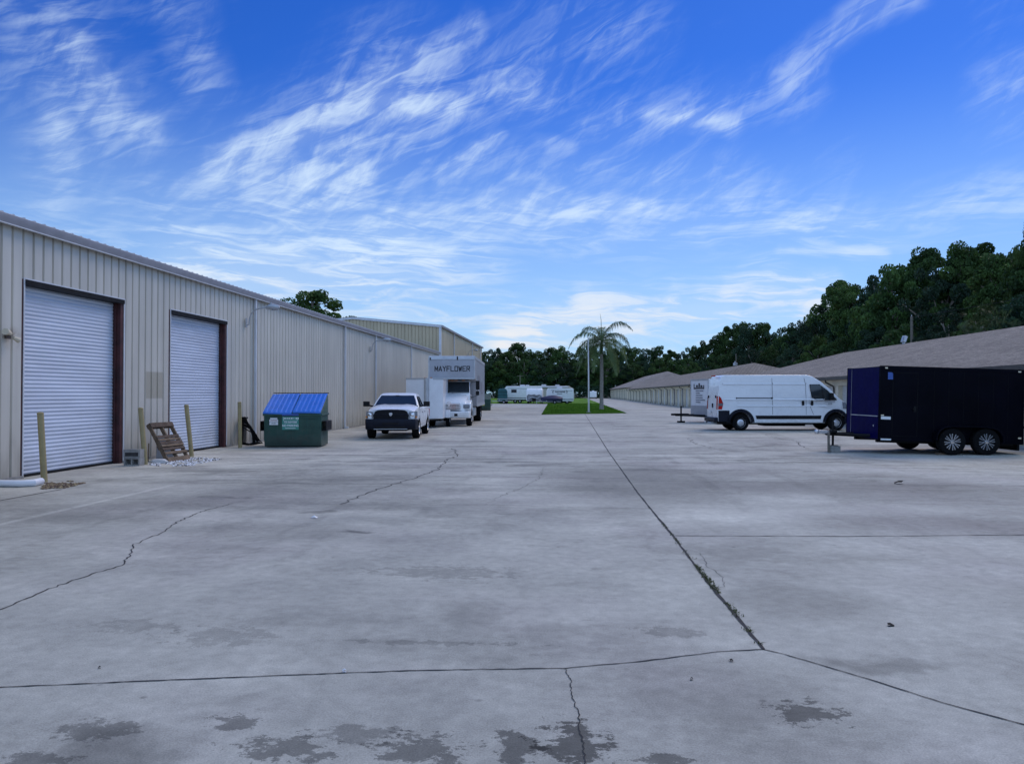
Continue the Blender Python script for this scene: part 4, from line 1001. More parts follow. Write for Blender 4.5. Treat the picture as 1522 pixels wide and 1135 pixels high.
        m = MB(); V=[sd(s,.015,.98,.012),sd(s,.20,.98,.012),sd(s,.25,1.25,.012),sd(s,.16,1.50,.012),sd(s,.06,1.60,.012)]; m.add(V,[(0,1,2,3,4)]); c=[( -.012, s*(hw*.985), .98),(-.012,s*(hw*.8),.98),(.0,s*(hw*.80),1.55),(.03,s*(hw*.97),1.6)]; m.add(c,[(0,1,2,3)]); tl = m.build('taillight', M['red_lens'], root)
        m = MB(); m.add([sd(s,.02,1.14,.016),sd(s,.225,1.14,.016),sd(s,.235,1.26,.016),sd(s,.03,1.26,.016)],[(0,1,2,3)]); m.build('indicator', M['lens'], tl)
        for wx_ in (rwx, fwx): wheel(root, wx_, s*(hw-.11), r, .24, .245, 5, s)
        m = MB(); m.add([sd(s,5.78,1.02,.01),sd(s,6.0,1.0,.01),sd(s,5.93,1.28,.01),sd(s,5.74,1.34,.01)],[(0,1,2,3)]); m.build('headlight', M['lens'], root)
    # lettering on the door
    text('lettering', 'PROMASTER', M['ink_grey'], root, .085, (5.15, -hw*1.0-.012, 1.33), (pi/2,0,0))
    text('lettering', '3500', M['ink_grey'], root, .10, (5.15, -hw*1.0-.012, 1.24), (pi/2,0,0), bold=.002)
    # windshield, hood gap, front bumper
    m = MB(); g_ = [(4.86,2.20),(5.60,1.52)]
    (xa,za),(xb,zb) = g_; m.add([(xa+.02,-.78,za),(xa+.02,.78,za),(xb+.03,.84,zb),(xb+.03,-.84,zb)],[(0,1,2,3)]); m.build('windshield', M['glass'], root)
    m = MB(); m.prism([(5.85,.34),(6.15,.36),(6.2,.55),(6.19,.82),(6.1,.86),(5.85,.80)], -.88, .88); m.build('front_bumper', M['bumper_dark'], root, bevel=.05)
    m = MB(); m.box(6.05,6.14,-.6,.6,.86,1.02); m.build('grille', M['black_plastic'], root, bevel=.02)
    # rear doors
    m = MB(); 
    m.add([(-.006,-.012,.55),(-.006,.012,.55),(.1,.012,2.2),(.1,-.012,2.2)],[(0,1,2,3)]);
    for s in (1,-1): m.add([(-.004,s*.74,.55),(-.004,s*.755,.55),(.098,s*.72,2.25),(.098,s*.705,2.25)],[(0,1,2,3)])
    place(m, lambda v: v+Vector((-.006,0,0))); rd = m.build('rear_door', M['seam'], root)
    m = MB(); m.box(-.04,-.005,-.16,-.06,1.05,1.25); m.build('handle', M['black_plastic'], rd, bevel=.01)
    for s in (1,-1): MB().box(-.03,.02,s*.62,s*.68,1.5,1.62).build('hinge', M['black_plastic'], rd, bevel=.01)
    m = MB(); m.box(-.028,-.012,.15,.5,.78,.92); m.build('number_plate', M['sign_white'], rd)
    m = MB(); m.box(.02,.1,-.25,.25,2.5,2.57); m.build('brake_light', M['red_lens'], root)
    m = MB(); m.box(-.14,.1,-.96,.96,.40,.60); m.box(-.3,-.05,-.05,.05,.36,.42); m.build('rear_bumper', M['bumper_dark'], root, bevel=.03)
    m = MB(); m.tube([(.05,-.6,.36),(-.22,-.6,.36),(-.22,.6,.36),(.05,.6,.36)], .03, 6); m.build('tow_bar', M['galv'], root)
van()

# ---------------------------------------------------------------- dark enclosed trailer
def dark_trailer():
    a = onY(1305, 640, 22.35); yaw = radians(3.4)
    root = empty('cargo_trailer', (a[0], 22.35, 0), yaw, 'black and navy enclosed cargo trailer with tandem chrome wheels at the right', 'trailer')
    # local: x runs to the REAR (right in the picture), y away from the camera; tilt slightly nose up
    root.rotation_euler = (0, radians(1.75), yaw)
    L, W_, z0, z1 = 3.99, 2.15, .42, 2.47; dz = .0
    m = MB(); m.prism([(0,0),(L,0),(L,W_),(0,W_)], z0, z1, axis='z'); body = m.build('body', M['black_gloss'], root, bevel=.012)
    m = MB(); m.box(-.016,-.001,.03,W_-.03,z0+.01,z1-.02); fp = m.build('front_panel', M['navy'], root)
    m = MB(); m.box(-.024,-.017,.05,W_-.32,1.06,1.085); m.box(-.022,-.017,W_-.34,W_-.33,z0+.02,z1-.05); m.build('trim_strip', M['galv'], fp)
    m = MB(); m.lathe([(0,-.004),(.02,-.003),(.03,0)], (-.02,.3,.80), 'x', 8); m.build('vent', M['galv'], fp)
    m = MB()
    for (x, y) in ((.0,0),(0,W_),(L,0),(L,W_)): m.tube([(x,y,z0),(x,y,z1+.01)], .022, 8)
    m.box(0,L,-.012,.0-.001,z1-.07,z1+.02); m.box(0,L,W_+.001,W_+.012,z1-.07,z1+.02); m.box(0,L,-.010,-.001,z0-.02,z0+.05); m.build('edge_trim', M['black_gloss'], root, bevel=.004)
    m = MB(); 
    for x in (.13,L-.17): m.box(x,x+.07,-.028,-.012,z1-.06,z1-.025)
    m.box(L-.14,L-.06,-.028,-.012,.56,.60); m.build('marker_light', M['cream'], root)
    # side door outline, faint panel joints
    m = MB()
    for x in (.36,1.05): m.box(x,x+.008,-.006,-.001,.54,2.30)
    m.box(.36,1.058,-.006,-.001,2.30,2.308); m.box(.36,1.058,-.006,-.001,.532,.54); dr = m.build('side_door', M['frame_dark'], root); 
    m = MB(); m.tube([(.92,-.03,1.3),(1.0,-.03,1.3)], .02); m.box(.95,1.02,-.02,-.002,1.22,1.38); m.build('handle', M['frame_dark'], dr)
    m = MB()
    for k in range(1,8): m.box(1.1+k*.41,1.104+k*.41,-.004,-.001,z0+.06,z1-.08)
    m.build('panel_seam', M['frame_dark'], root)
    m = MB(); m.prism([(.22,2.11),(.36,2.11),(.36,2.26),(.34,2.30),(.30,2.31),(.22,2.31)], -.006, -.001); o = m.build('decal', M['decal_blue'], root)
    m = MB(); m.box(.05,.32,-.008,-.001,.99,1.07); m.build('sticker', M['sign_white'], root); 
    m = MB(); m.box(.05,.13,-.008,-.001,1.085,1.12); m.build('sticker', M['cream'], root)
    m = MB(); m.box(.05,.34,-.016,-.013,z0-.01,z0+.035); m.build('sticker', M['sign_white'], root)
    # fenders, wheels
    for s, yy in ((-1, 0), (1, W_)):
        m = MB(); out = [(1.47,.47),(1.49,.62),(1.55,.74),(1.67,.83),(1.93,.87),(2.87,.87),(3.1,.84),(3.24,.76),(3.32,.62),(3.33,.47)]
        inn = [(x+(.03 if x < 2.4 else -.03), z-.03) for x, z in out]
        y0_, y1_ = (yy+s*.001, yy+s*.26); n = len(out)
        V = [(x,y0_,z) for x,z in out]+[(x,y1_,z) for x,z in out]+[(x,y1_,z) for x,z in inn]+[(x,y0_,z) for x,z in inn]
        m.add(V, [(j*n+i,j*n+i+1,((j+1)%4)*n+i+1,((j+1)%4)*n+i) for i in range(n-1) for j in range(4)])
        m.build('fender', M['black_gloss'], root, bevel=.008)
        for x in (1.93, 2.87): wheel(root, x, yy+s*.12, .37, .22, .25, 8, s, style='star'); 
    for o in kids(root):
        if o.name.startswith('wheel'): o.location.z = .37+.0305*o.location.x
    m = MB(); m.box(.1,L-.05,.3,.42,.33,.415); m.box(.1,L-.05,W_-.42,W_-.3,.33,.415); m.tube([(1.93,-.1,.43),(1.93,W_+.1,.43)], .04); m.tube([(2.87,-.1,.46),(2.87,W_+.1,.46)], .04)
    for s in (.2, W_-.2): m.box(2.2,2.8,s-.03,s+.03,.36,.45)
    m.build('chassis', M['frame_dark'], root)
    # tongue
    c = W_/2
    m = MB(); m.tube([(.3,.35,.50),(-1.05,c,.50)], .05, 4); m.tube([(.3,W_-.35,.50),(-1.05,c,.50)], .05, 4); m.box(-1.0,-.1,c-.4,c+.4,.46,.465); tg = m.build('tongue', M['frame_dark'], root)
    m = MB(); m.box(-1.28,-.95,c-.05,c+.05,.50,.60); m.lathe([(0,.07),(.05,.06),(.07,0),(.06,-.06)], (-1.32,c,.55), 'z', 10); m.build('coupler', M['steel'], tg, bevel=.01)
    m = MB(); m.tube([(-.88,c-.1,.13),(-.88,c-.1,.86)], .035, 8); m.tube([(-.88,c-.1,.86),(-.88,c-.1,.96)], .02); m.tube([(-.88,c-.1,.90),(-.72,c-.1,.90),(-.72,c-.1,.96)], .012); m.box(-.95,-.8,c-.2,c,.55,.62); m.build('jack', M['frame_dark'], tg)
    m = MB(); m.box(L-.02,L+.04,.2,W_-.2,.22,.42); m.box(L,L+.05,-.02,.06,.85,.92); m.box(L,L+.05,-.02,.06,1.45,1.52); m.box(L,L+.05,-.02,.06,2.1,2.17); m.build('rear_hinge', M['frame_dark'], root)
    # block under the jack + stand, wheel chock
    p = root.matrix_basis @ Vector((-.88, c-.1, 0))
    return root
M['decal_blue'] = pbr('decal_blue', (.04, .10, .35), .4)
DT = dark_trailer()
bpy.context.view_layer.update()
gx, gy = G(1241.5, 672.5)
t = empty('concrete_block', (gx, gy+.1, 0), radians(3), 'grey concrete block under the tongue jack of the black trailer', 'concrete block')
m = MB(); m.box(-.15,.15,-.1,.1,0,.19); m.build('block', M['cmu'], t, bevel=.008)
m = MB(); m.box(-.10,.10,-.06,.06,.191,.21); m.build('shim', M['wood_dark'], t)
gx, gy = G(1234, 672.5); t = tag(MB().box(-.035,.01,-.05,.05,0,.58).build('wood_post', M['pole_wood'], bevel=.006, loc=(gx-.03,gy,0)), 'weathered upright timber post propping the black trailer coupler', 'wood post')
gx, gy = G(1398, 675.5); tag(MB().prism([(-.14,0),(.14,0),(.14,.03),(-.02,.055),(-.14,.05)], -.06, .06).build('wheel_chock', M['wood'], bevel=.004, loc=(gx,gy-.05,0)), 'flat wooden chock under the front tandem wheel of the black trailer', 'wheel chock')

# ---------------------------------------------------------------- white lettered trailer behind the van
def sign_trailer():
    root = empty('cargo_trailer', (7.95, 45.3, 0), radians(14), 'white lettered box trailer with grey stone guard, half hidden behind the van', 'trailer')
    L, W_, z0, z1 = 4.2, 2.5, .42, 2.55
    m = MB(); m.prism([(0,0),(L,0),(L,W_),(0,W_)], z0, z1, axis='z'); m.build('body', M['trailer_white'], root, bevel=.03)
    m = MB(); m.box(-.012,-.002,.05,W_-.05,z0+.02,z0+.58); m.build('stone_guard', M['silver_panel'], root)
    m = MB()
    for y in (0, W_): m.tube([(0,y,z0),(0,y,z1)], .03)
    m.box(-.015,.0,0,W_,z1-.08,z1+.01); m.build('edge_trim', M['galv'], root)
    # house-and-bar logo plus a list of lines on the front face (reads left to right from outside)
    m = MB(); Y = lambda v: W_-v
    m.box(-.02,-.014,Y(.45),Y(.55),1.98,2.28); m.box(-.02,-.014,Y(.45),Y(1.95),1.98,2.06); m.box(-.02,-.014,Y(1.85),Y(1.95),1.98,2.2)
    m.box(-.02,-.014,Y(.8),Y(1.05),2.08,2.22); m.box(-.02,-.014,Y(1.15),Y(1.35),2.08,2.32); m.box(-.02,-.014,Y(1.45),Y(1.7),2.08,2.2)
    m.build('logo', M['ink_black'], root)
    for i, (wd, tx) in enumerate(((1.1,'STORAGE'),(.6,'RENT'),(.9,'MOVING'),(.9,'BOXES'),(1.2,'SUPPLIES'),(.7,'UNITS'))):
        m = MB(); z = 1.84-i*.135; x = .75
        r = random.Random(i)
        while x < .75+wd:
            ww = r.uniform(.08,.16); m.box(-.018,-.014,Y(x),Y(x+ww),z,z+.06); x += ww+.035
        m.build('lettering', M['ink_grey'], root)
    for s, yy in ((-1,0),(1,W_)):
        wheel(root, 2.6, yy+s*.12, .34, .2, .2, 5, s)
        m = MB(); m.prism([(2.1,.42),(2.2,.8),(3.0,.8),(3.1,.42)], yy+s*.002, yy+s*.24); m.build('fender', M['trailer_white'], root, bevel=.02)
    c = W_/2
    m = MB(); m.tube([(.2,.3,.42),(-1.5,c,.45)], .06, 4); m.tube([(.2,W_-.3,.42),(-1.5,c,.45)], .06, 4); m.box(-1.75,-1.4,c-.06,c+.06,.42,.54); tg = m.build('tongue', M['frame_dark'], root)
    m = MB(); m.tube([(-1.15,c,.02),(-1.15,c,.95)], .05, 8); m.box(-1.35,-.95,c-.12,c+.12,0,.10); m.tube([(-1.15,c,.93),(-1.0,c,.93),(-1.0,c,1.03)], .02); m.box(-1.55,-.75,c-.22,c+.22,.48,.54); m.build('jack', M['frame_dark'], tg)
    m = MB(); m.box(.05,L-.05,.2,W_-.2,.32,.415); m.build('chassis', M['frame_dark'], root)
sign_trailer()
# ================================================================ THINGS ALONG THE LEFT WALL
BL = [((66,716),(60,614),'tan steel bollard leaning in front of the nearest roller door'),
      ((216,690),(209,607),'tan steel bollard between the concrete blocks and the leaning pallet'),
      ((267,682),(254,603),'tan steel bollard tilted behind the leaning pallet beside the second door'),
      ((357,665.5),(356,598),'tan steel bollard standing past the second roller door')]
for i, (b, t, lab) in enumerate(BL):
    x, y = G(*b)
    if i == 2: x, y = -10.25, 20.35; 
    tx, tz = onY(t[0], t[1], y)
    if i == 2: tx = x-.16; tz = 1.38
    r = .058
    root = empty('bollard', (x, y, 0), 0, lab, 'bollard', 'tan bollards along the metal wall')
    m = MB(); m.tube([(0,0,-.01),((tx-x),.0,tz)], r, 16); m.build('post', M['bollard'], root, smooth=True)
    m = MB(); m.lathe([(r+.003,-.012),(r+.003,.006),(r*.7,.022),(0,.028)], ((tx-x),0,tz), n=16); m.build('cap', M['bollard'], root, smooth=True)
# concrete blocks
bx, by = G(197, 692)
def cmu(x, y, z, label, yaw=0):
    o = MB(); 
    W, D_, Hh = .40, .20, .19; t = .032
    # two cores open towards the camera
    o.box(0,W,0,D_,0,t); o.box(0,W,0,D_,Hh-t,Hh); o.box(0,t,0,D_,t+.0005,Hh-t-.0005); o.box(W-t,W,0,D_,t+.0005,Hh-t-.0005); o.box(W/2-t/2,W/2+t/2,0,D_,t+.0005,Hh-t-.0005); o.box(t,W/2-t/2,D_-.03,D_-.001,t+.001,Hh-t-.001); o.box(W/2+t/2,W-t,D_-.03,D_-.001,t+.001,Hh-t-.001)
    ob = o.build('concrete_block', M['cmu'], loc=(x, y, z)); ob.rotation_euler = (0,0,yaw)
    return tag(ob, label, 'concrete block', 'concrete blocks stacked by the first door')
cmu(bx-.22, by, 0, 'hollow concrete block at the bottom of the stack beside the first door', radians(-3))
ob = MB(); ob.box(0,.40,0,.2,0,.19); ob.box(.04,.36,-.004,.0,.03,.12,1)  # second box is a thin dark plate on the front face
o = ob.build('concrete_block', [M['cmu'], M['joint']], bevel=.008, loc=(bx-.235, by+.01, .192)); o.rotation_euler = (0,0,radians(2))
tag(o, 'concrete block with a dark front plate on top of the stack', 'concrete block', 'concrete blocks stacked by the first door')
# leaning pallet
def pallet():
    px, py = G(257, 684); px += .22; W, Lh = .92, 1.12
    root = empty('wooden_pallet', (px, py-.02, .0), 0, 'weathered broken wooden pallet leaning against the bollard by the second door', 'pallet')
    # local: x width, y thickness (away), z along the pallet; rotate to lean back and to the left
    root.rotation_euler = (radians(-30), 0, radians(84))
    for x in (-W/2, -.025, W/2-.05):
        m = MB(); m.box(x, x+.05, .02, .11, 0, Lh); m.build('stringer', M['wood'], root, bevel=.006)
    r = random.Random(4)
    for z, w_, mat in ((0,.13,'wood'),(.22,.07,'wood'),(.33,.075,'wood_dark'),(.43,.06,'wood'),(.50,.08,'wood_dark'),(.60,.06,'wood'),(.68,.07,'wood_dark'),(Lh-.13,.13,'wood_dark')):
        m = MB(); e = r.uniform(-.03,.03); m.box(-W/2-.01+max(0,e), W/2+.01+min(0,e), -.002-r.uniform(0,.004), .018, z+.002, z+w_); m.build('slat', M[mat], root, bevel=.004)
    for z in (0,.4,Lh-.12):
        m = MB(); m.box(-W/2, W/2, .112, .13, z, z+.11); m.build('back_slat', M['wood_dark'], root, bevel=.004)
    return root
pallet()
# grey board + stick behind the pallet
x, y = G(233, 683); o = MB().box(-.22,.22,-.012,.012,0,.62).build('board', M['silver_panel'], loc=(x+.02, y+.35, .0), bevel=.003); o.rotation_euler = (radians(-12),0,radians(6)); tag(o, 'dull grey sheet of board standing behind the pallet', 'board')
x, y = G(220, 686); tag(MB().tube([(x,y,0),(x-.01,y+.05,.46)], .014, 8).build('stick', M['wood'], smooth=True), 'short thin wooden stick upright between bollard and pallet', 'stick')
x, y = G(237, 688)
m = MB(); r = random.Random(2); V = []
n1, n2 = 12, 7
for i in range(n2+1):
    t = i/n2*pi/2
    for k in range(n1):
        q = 2*pi*k/n1; rr = cos(t)**.5*(1+.12*sin(3*q+i)); V.append((x+.22*rr*cos(q), y+.13*rr*sin(q), .10*sin(t)+.005))
m.add(V, [(i*n1+k, i*n1+(k+1)%n1, (i+1)*n1+(k+1)%n1, (i+1)*n1+k) for i in range(n2) for k in range(n1)])
tag(m.build('sandbag', M['bag'], smooth=True), 'small flat pale sack lying on the gravel below the pallet', 'sack')
# gravel patches
def gravel(name, poly_px, n, smin, smax, mat, label, cat):
    P_ = [Vector((*G(*p), 0)) for p in poly_px]; r = random.Random(n); m = MB()
    xs = [p.x for p in P_]; ys = [p.y for p in P_]; c = 0
    while c < n:
        x, y = r.uniform(min(xs),max(xs)), r.uniform(min(ys),max(ys)); ins = False
        for i in range(len(P_)):
            a, b = P_[i], P_[(i+1)%len(P_)]
            if (a.y > y) != (b.y > y) and x < (b.x-a.x)*(y-a.y)/(b.y-a.y)+a.x: ins = not ins
        if not ins: continue
        if noise.noise(Vector((x*3,y*3,1))) < -.18: c += 1; continue
        s = r.uniform(smin, smax); z = s*.4
        q = r.uniform(0, 6); V = []
        for k in range(5): V.append((x+s*cos(q+k*1.257)*r.uniform(.7,1.1), y+s*sin(q+k*1.257)*r.uniform(.7,1.1), z*r.uniform(.3,.9)))
        V += [(x,y,z*2),(x,y,0)]; m.add(V, [(k,(k+1)%5,5) for k in range(5)]+[((k+1)%5,k,6) for k in range(5)], r.choice((0,0,0,1,2)))
        c += 1
    return tag(m.build(name, mat, fix=False), label, cat, kind='stuff')
gravel('gravel', [(219,690),(240,694),(285,692),(330,682),(300,680),(262,680),(232,684)], 1500, .012, .035, [M['pvc'], M['cmu'], M['joint']], 'loose white and grey gravel spilled around the pallet foot', 'gravel')
gravel('mulch', [(60,727),(95,726),(128,718),(104,715),(66,718)], 700, .012, .035, [M['wood'], M['wood_dark'], M['bollard']], 'patch of tan stones at the foot of the nearest bollard', 'stones')
# white downspout extension lying at far left
pts = [G(-60,723), G(-10,723), G(30,723.5), G(50,722.5), G(61,720)]
m = MB(); m.tube([(x,y,.065) for x,y in pts], [.062,.062,.062,.066,.066], 14); tag(m.build('drain_pipe', M['pvc'], smooth=True), 'white plastic drain pipe lying on the ground at the far left', 'pipe')
# dark bin and hoses behind the fourth bollard
x, y = G(352, 662)
t = empty('bin', (x-.12, y+.45, 0), radians(8), 'black plastic bin behind the bollard past the second door', 'bin')
m = MB(); m.prism([(-.17,.02),(.17,.02),(.22,.86),(-.22,.86)], -.18, .18); m.build('body', M['black_plastic'], t, bevel=.02)
m = MB(); m.box(-.24,.24,-.21,.21,.862,.92); m.build('lid', M['black_plastic'], t, bevel=.02)
x, y = G(372, 662)
m = MB(); r = random.Random(9)
for k in range(9):
    e = .1+k*.045; h = .95-.05*k+r.uniform(-.05,.05)
    m.tube([(x-.42,y+.2,.9-.03*k),(x-.25+e*.2,y+.1,h*.98),(x-.12+e*.6,y+.02,h*.72),(x+e*.75,y-.04*k*.3,h*.36),(x+.02+e*.9,y-.05,.10),(x-.1+e*.5,y-.1,.035),(x-.35,y-.06,.05+.01*k)], r.uniform(.017,.028), 6)
tag(m.build('hose_bundle', M['rubber'], smooth=True), 'tangle of black hoses draped from bin to ground beside the dumpster', 'hoses')

# ---------------------------------------------------------------- dumpster
def dumpster(loc, yaw, label, s=1, lids=True):
    root = empty('dumpster', loc, yaw, label, 'dumpster', 'green dumpsters')
    W, D_ = 1.78, 1.30
    # profile in (y,z): y 0 = front
    pr = [(0.10,.03),(0,.28),(0,1.06),(-.03,1.10),(1.30,1.68),(1.30,.03)]
    m = MB(); m.prism(pr, -W/2, W/2, axis='x'); m.build('body', M['dump_green'], root, bevel=.015)
    m = MB(); m.box(-W/2-.03,W/2+.03,-.045,-.001,1.0,1.07); m.box(-W/2+.02,W/2-.02,-.02,-.001,.90,.915)
    for sx in (-1,1): m.box(sx*(W/2+.001),sx*(W/2+.04),0,1.3,1.0,1.06)
    for x in (-.45,.0,.45): m.box(x-.02,x+.02,-.015,-.001,.28,.89)
    m.build('rim', M['dump_green'], root, bevel=.008)
    for sx in (-1,1):
        m = MB()
        x0, x1 = (W/2+.002, W/2+.15) if sx > 0 else (-W/2-.15, -W/2-.002)
        m.box(x0,x1,.12,1.15,.80,.83); m.box(x0,x1,.12,1.15,.52,.55); (m.box(x1-.02,x1,.12,1.15,.5501,.7999) if sx > 0 else m.box(x0,x0+.02,.12,1.15,.5501,.7999))
        m.build('fork_pocket', M['black_plastic'], root, bevel=.006)
        m = MB(); xx = sx*(W/2-.08)
        m.build('x', M['black_plastic'], root) if False else None
    th = math.atan2(.58, 1.30)
    for sx in (-1,1):
        # ribbed plastic lid lying on the slope
        m = MB(); w0, w1 = (-W/2-.02, -.015) if sx < 0 else (.015, W/2+.0); n = 54; zoff = .02 if sx < 0 else .035; V = []
        ln = 1.40
        for i in range(n+1):
            x = w0+(w1-w0)*i/n; ph = (i/n*6.0)%1; h = .028 if .25 < ph < .7 else 0
            for (u, dd) in ((-.03,0),(.02,1),(ln-.06,1),(ln,0)):
                yy = u*cos(th)-.04; zz = 1.10+u*sin(th)+zoff+h*dd+.012*sin(3.1*x+sx+u*2); V.append((x, yy, zz))
        m.add(V, [(i*4+k,(i+1)*4+k,(i+1)*4+k+1,i*4+k+1) for i in range(n) for k in range(3)])
        b = len(m.v); m.v += [(V[i*4][0], V[i*4][1], V[i*4][2]-.045) for i in range(n+1)]
        for i in range(n): m.f.append([i*4, (i+1)*4, b+i+1, b+i]); m.m.append(0)
        lid = m.build('lid', M['dump_blue'] if lids else M['dump_green'], root, fix=False)
    m = MB(); m.tube([(-W/2-.02,1.33,1.72),(W/2+.02,1.33,1.72)], .015, 6); m.build('hinge_rod', M['frame_dark'], root)
    return root
a = G(393,665); b = G(478,664)
yaw = radians(8)
D1 = dumpster(((a[0]+b[0])/2, a[1]+.15, 0), yaw, 'green metal dumpster with two blue ribbed lids against the beige wall')
def plate(w, h, cx, cz, mat, name, par, y=-.022):
    m = MB(); m.box(cx-w/2, cx+w/2, y-.004, y, cz-h/2, cz+h/2); return m.build(name, M[mat], par)
sg = plate(.52,.42,-.06,.77,'sign_green','sign',D1)
plate(.52,.06,-.06,1.035,'decal_blue','sign_top',D1, y=-.05)
m = MB()
for k, (x, w_) in enumerate(((-.26,.07),(-.18,.05),(-.12,.06),(-.05,.07),(.04,.03),(.10,.06),(.16,.05))): m.box(x, x+w_-.012, -.031, -.027, .90, .94)
m.box(-.28,-.27,-.031,-.027,.85,.96); m.box(.15,.16,-.031,-.027,.85,.89); m.box(-.28,.16,-.031,-.027,.845,.852); m.box(-.22,.1,-.031,-.027,.60,.615); m.build('lettering', M['sign_white'], sg)
text('lettering','772-569-9200',M['sign_white'],sg,.085,(-.06,-.029,.795),(pi/2,0,0),sx=.85,bold=.001)
text('lettering','NO PARKING',M['sign_white'],sg,.095,(-.06,-.029,.69),(pi/2,0,0),sx=.88,bold=.002)
s2 = plate(.27,.17,-.58,.80,'sign_white','sign',D1)
plate(.22,.045,-.58,.915,'sign_white','sign',D1)
text('lettering','CAUTION',M['ink_red'],s2,.05,(-.58,-.029,.85),(pi/2,0,0)); text('lettering','DO NOT PLAY ON\nOR NEAR',M['ink_black'],s2,.032,(-.58,-.029,.775),(pi/2,0,0))
a = G(713,610.5); b = G(727,610)
D2 = dumpster((-8.9, 77.8, 0), radians(4), 'far green dumpster with a yellow notice, beyond the moving truck', lids=False)
m = MB(); m.box(-.3,.3,-.03,-.022,.5,.98); m.build('sign', M['yellow'], D2)

# ================================================================ FAR CLUTTER BESIDE THE TRUCK
t = empty('storage_rack', (-12.2, 100, 0), radians(4), 'tall brown timber rack of shelves beyond the far dumpster', 'rack')
for x in (-.6,.6):
    m = MB(); m.box(x*1.0-.04,x+.04,-.04,.04,0,3.0); m.box(x-.04,x+.04,.7,.78,0,3.0); m.build('upright', M['wood'], t)
for z in (.7,1.15,1.6,2.05,2.5,2.9):
    m = MB(); m.box(-.7,.7,-.06,.8,z,z+.1); m.build('shelf', M['wood'], t)
t = empty('tank', (-10.95, 90, 0), 0, 'upright white cylinder standing beyond the moving truck', 'tank')
m = MB(); m.lathe([(0,1.5),(.28,1.5),(.3,1.55),(.3,2.3),(.2,2.42),(0,2.45)], n=16); m.build('shell', M['pvc'], t, smooth=True)
m = MB(); 
for k in range(3): m.tube([(cos(k*2.1)*.24,sin(k*2.1)*.24,0),(cos(k*2.1)*.2,sin(k*2.1)*.2,1.5)], .04)
m.build('stand', M['galv'], t)
def boat(loc, yaw, label, L=4.6, W=1.8, hull='silver_panel', top='trailer_white', z=.55, cover=None, cat='boat'):
    root = empty('boat_on_trailer', loc, yaw, label, cat)
    m = MB(); st = []
    for i in range(9):
        t = i/8; x = -L/2+L*t; w = W/2*(1-max(0,(t-.45)/.55)**2.2)+.02; dp = .75*(1-.35*max(0,(t-.6)/.4)); sh = .22*max(0,(t-.5)/.5)**2
        st.append([(x,-w,z+.75+sh),(x,-w*.85,z+.35+sh*.5),(x,0,z+.75-dp+sh),(x,w*.85,z+.35+sh*.5),(x,w,z+.75+sh)])
    m.add([p for s in st for p in s], [(i*5+k,(i+1)*5+k,(i+1)*5+k+1,i*5+k+1) for i in range(8) for k in range(4)]+[(4,3,2,1,0)])
    m.build('hull', M[hull], root, smooth=True)
    m = MB(); V = []
    for i, s in enumerate(st):
        t = i/8; a, b = s[0], s[4]; V += [a, ((a[0]),(a[1])*.5,a[2]+(.35 if cover else .06)*sin(pi*min(1,t*.9+.12))), (a[0],0,a[2]+(.55 if cover else .08)*sin(pi*min(1,t*.9+.12))), (a[0],b[1]*.5,a[2]+(.35 if cover else .06)*sin(pi*min(1,t*.9+.12))), b]
    m.add(V, [(i*5+k,(i+1)*5+k,(i+1)*5+k+1,i*5+k+1) for i in range(8) for k in range(4)]); m.build('cover' if cover else 'deck', M[cover or top], root, smooth=True)
    if not cover:
        m = MB(); m.box(-.1,.5,-.35,.35,z+.8,z+1.25); m.build('console', M['trailer_white'], root, bevel=.06)
        m = MB(); m.box(-L/2-.35,-L/2+.0,-.15,.15,z+.5,z+1.15); m.build('outboard_motor', M['frame_dark'], root, bevel=.06)
    m = MB(); m.box(-L/2+.3,L/2-.3,-.6,-.52,.36,.44); m.box(-L/2+.3,L/2-.3,.52,.6,.36,.44); m.tube([(L/2-.4,-.56,.4),(L/2+.8,0,.42)], .04); m.tube([(L/2-.4,.56,.4),(L/2+.8,0,.42)], .04); m.tube([(L/2+.7,0,0),(L/2+.7,0,.6)], .035)
    for x in (-1,.8): m.box(x,x+.1,-.6,.6,.442,.6)
    m.build('trailer_frame', M['galv'], root)
    for s in (1,-1): wheel(root, -.5, s*.82, .3, .18, .17, 5, s)
    return root
boat((-10.0, 85.5, 0), radians(-62), 'small silver open boat on a trailer beyond the moving truck', z=.6)
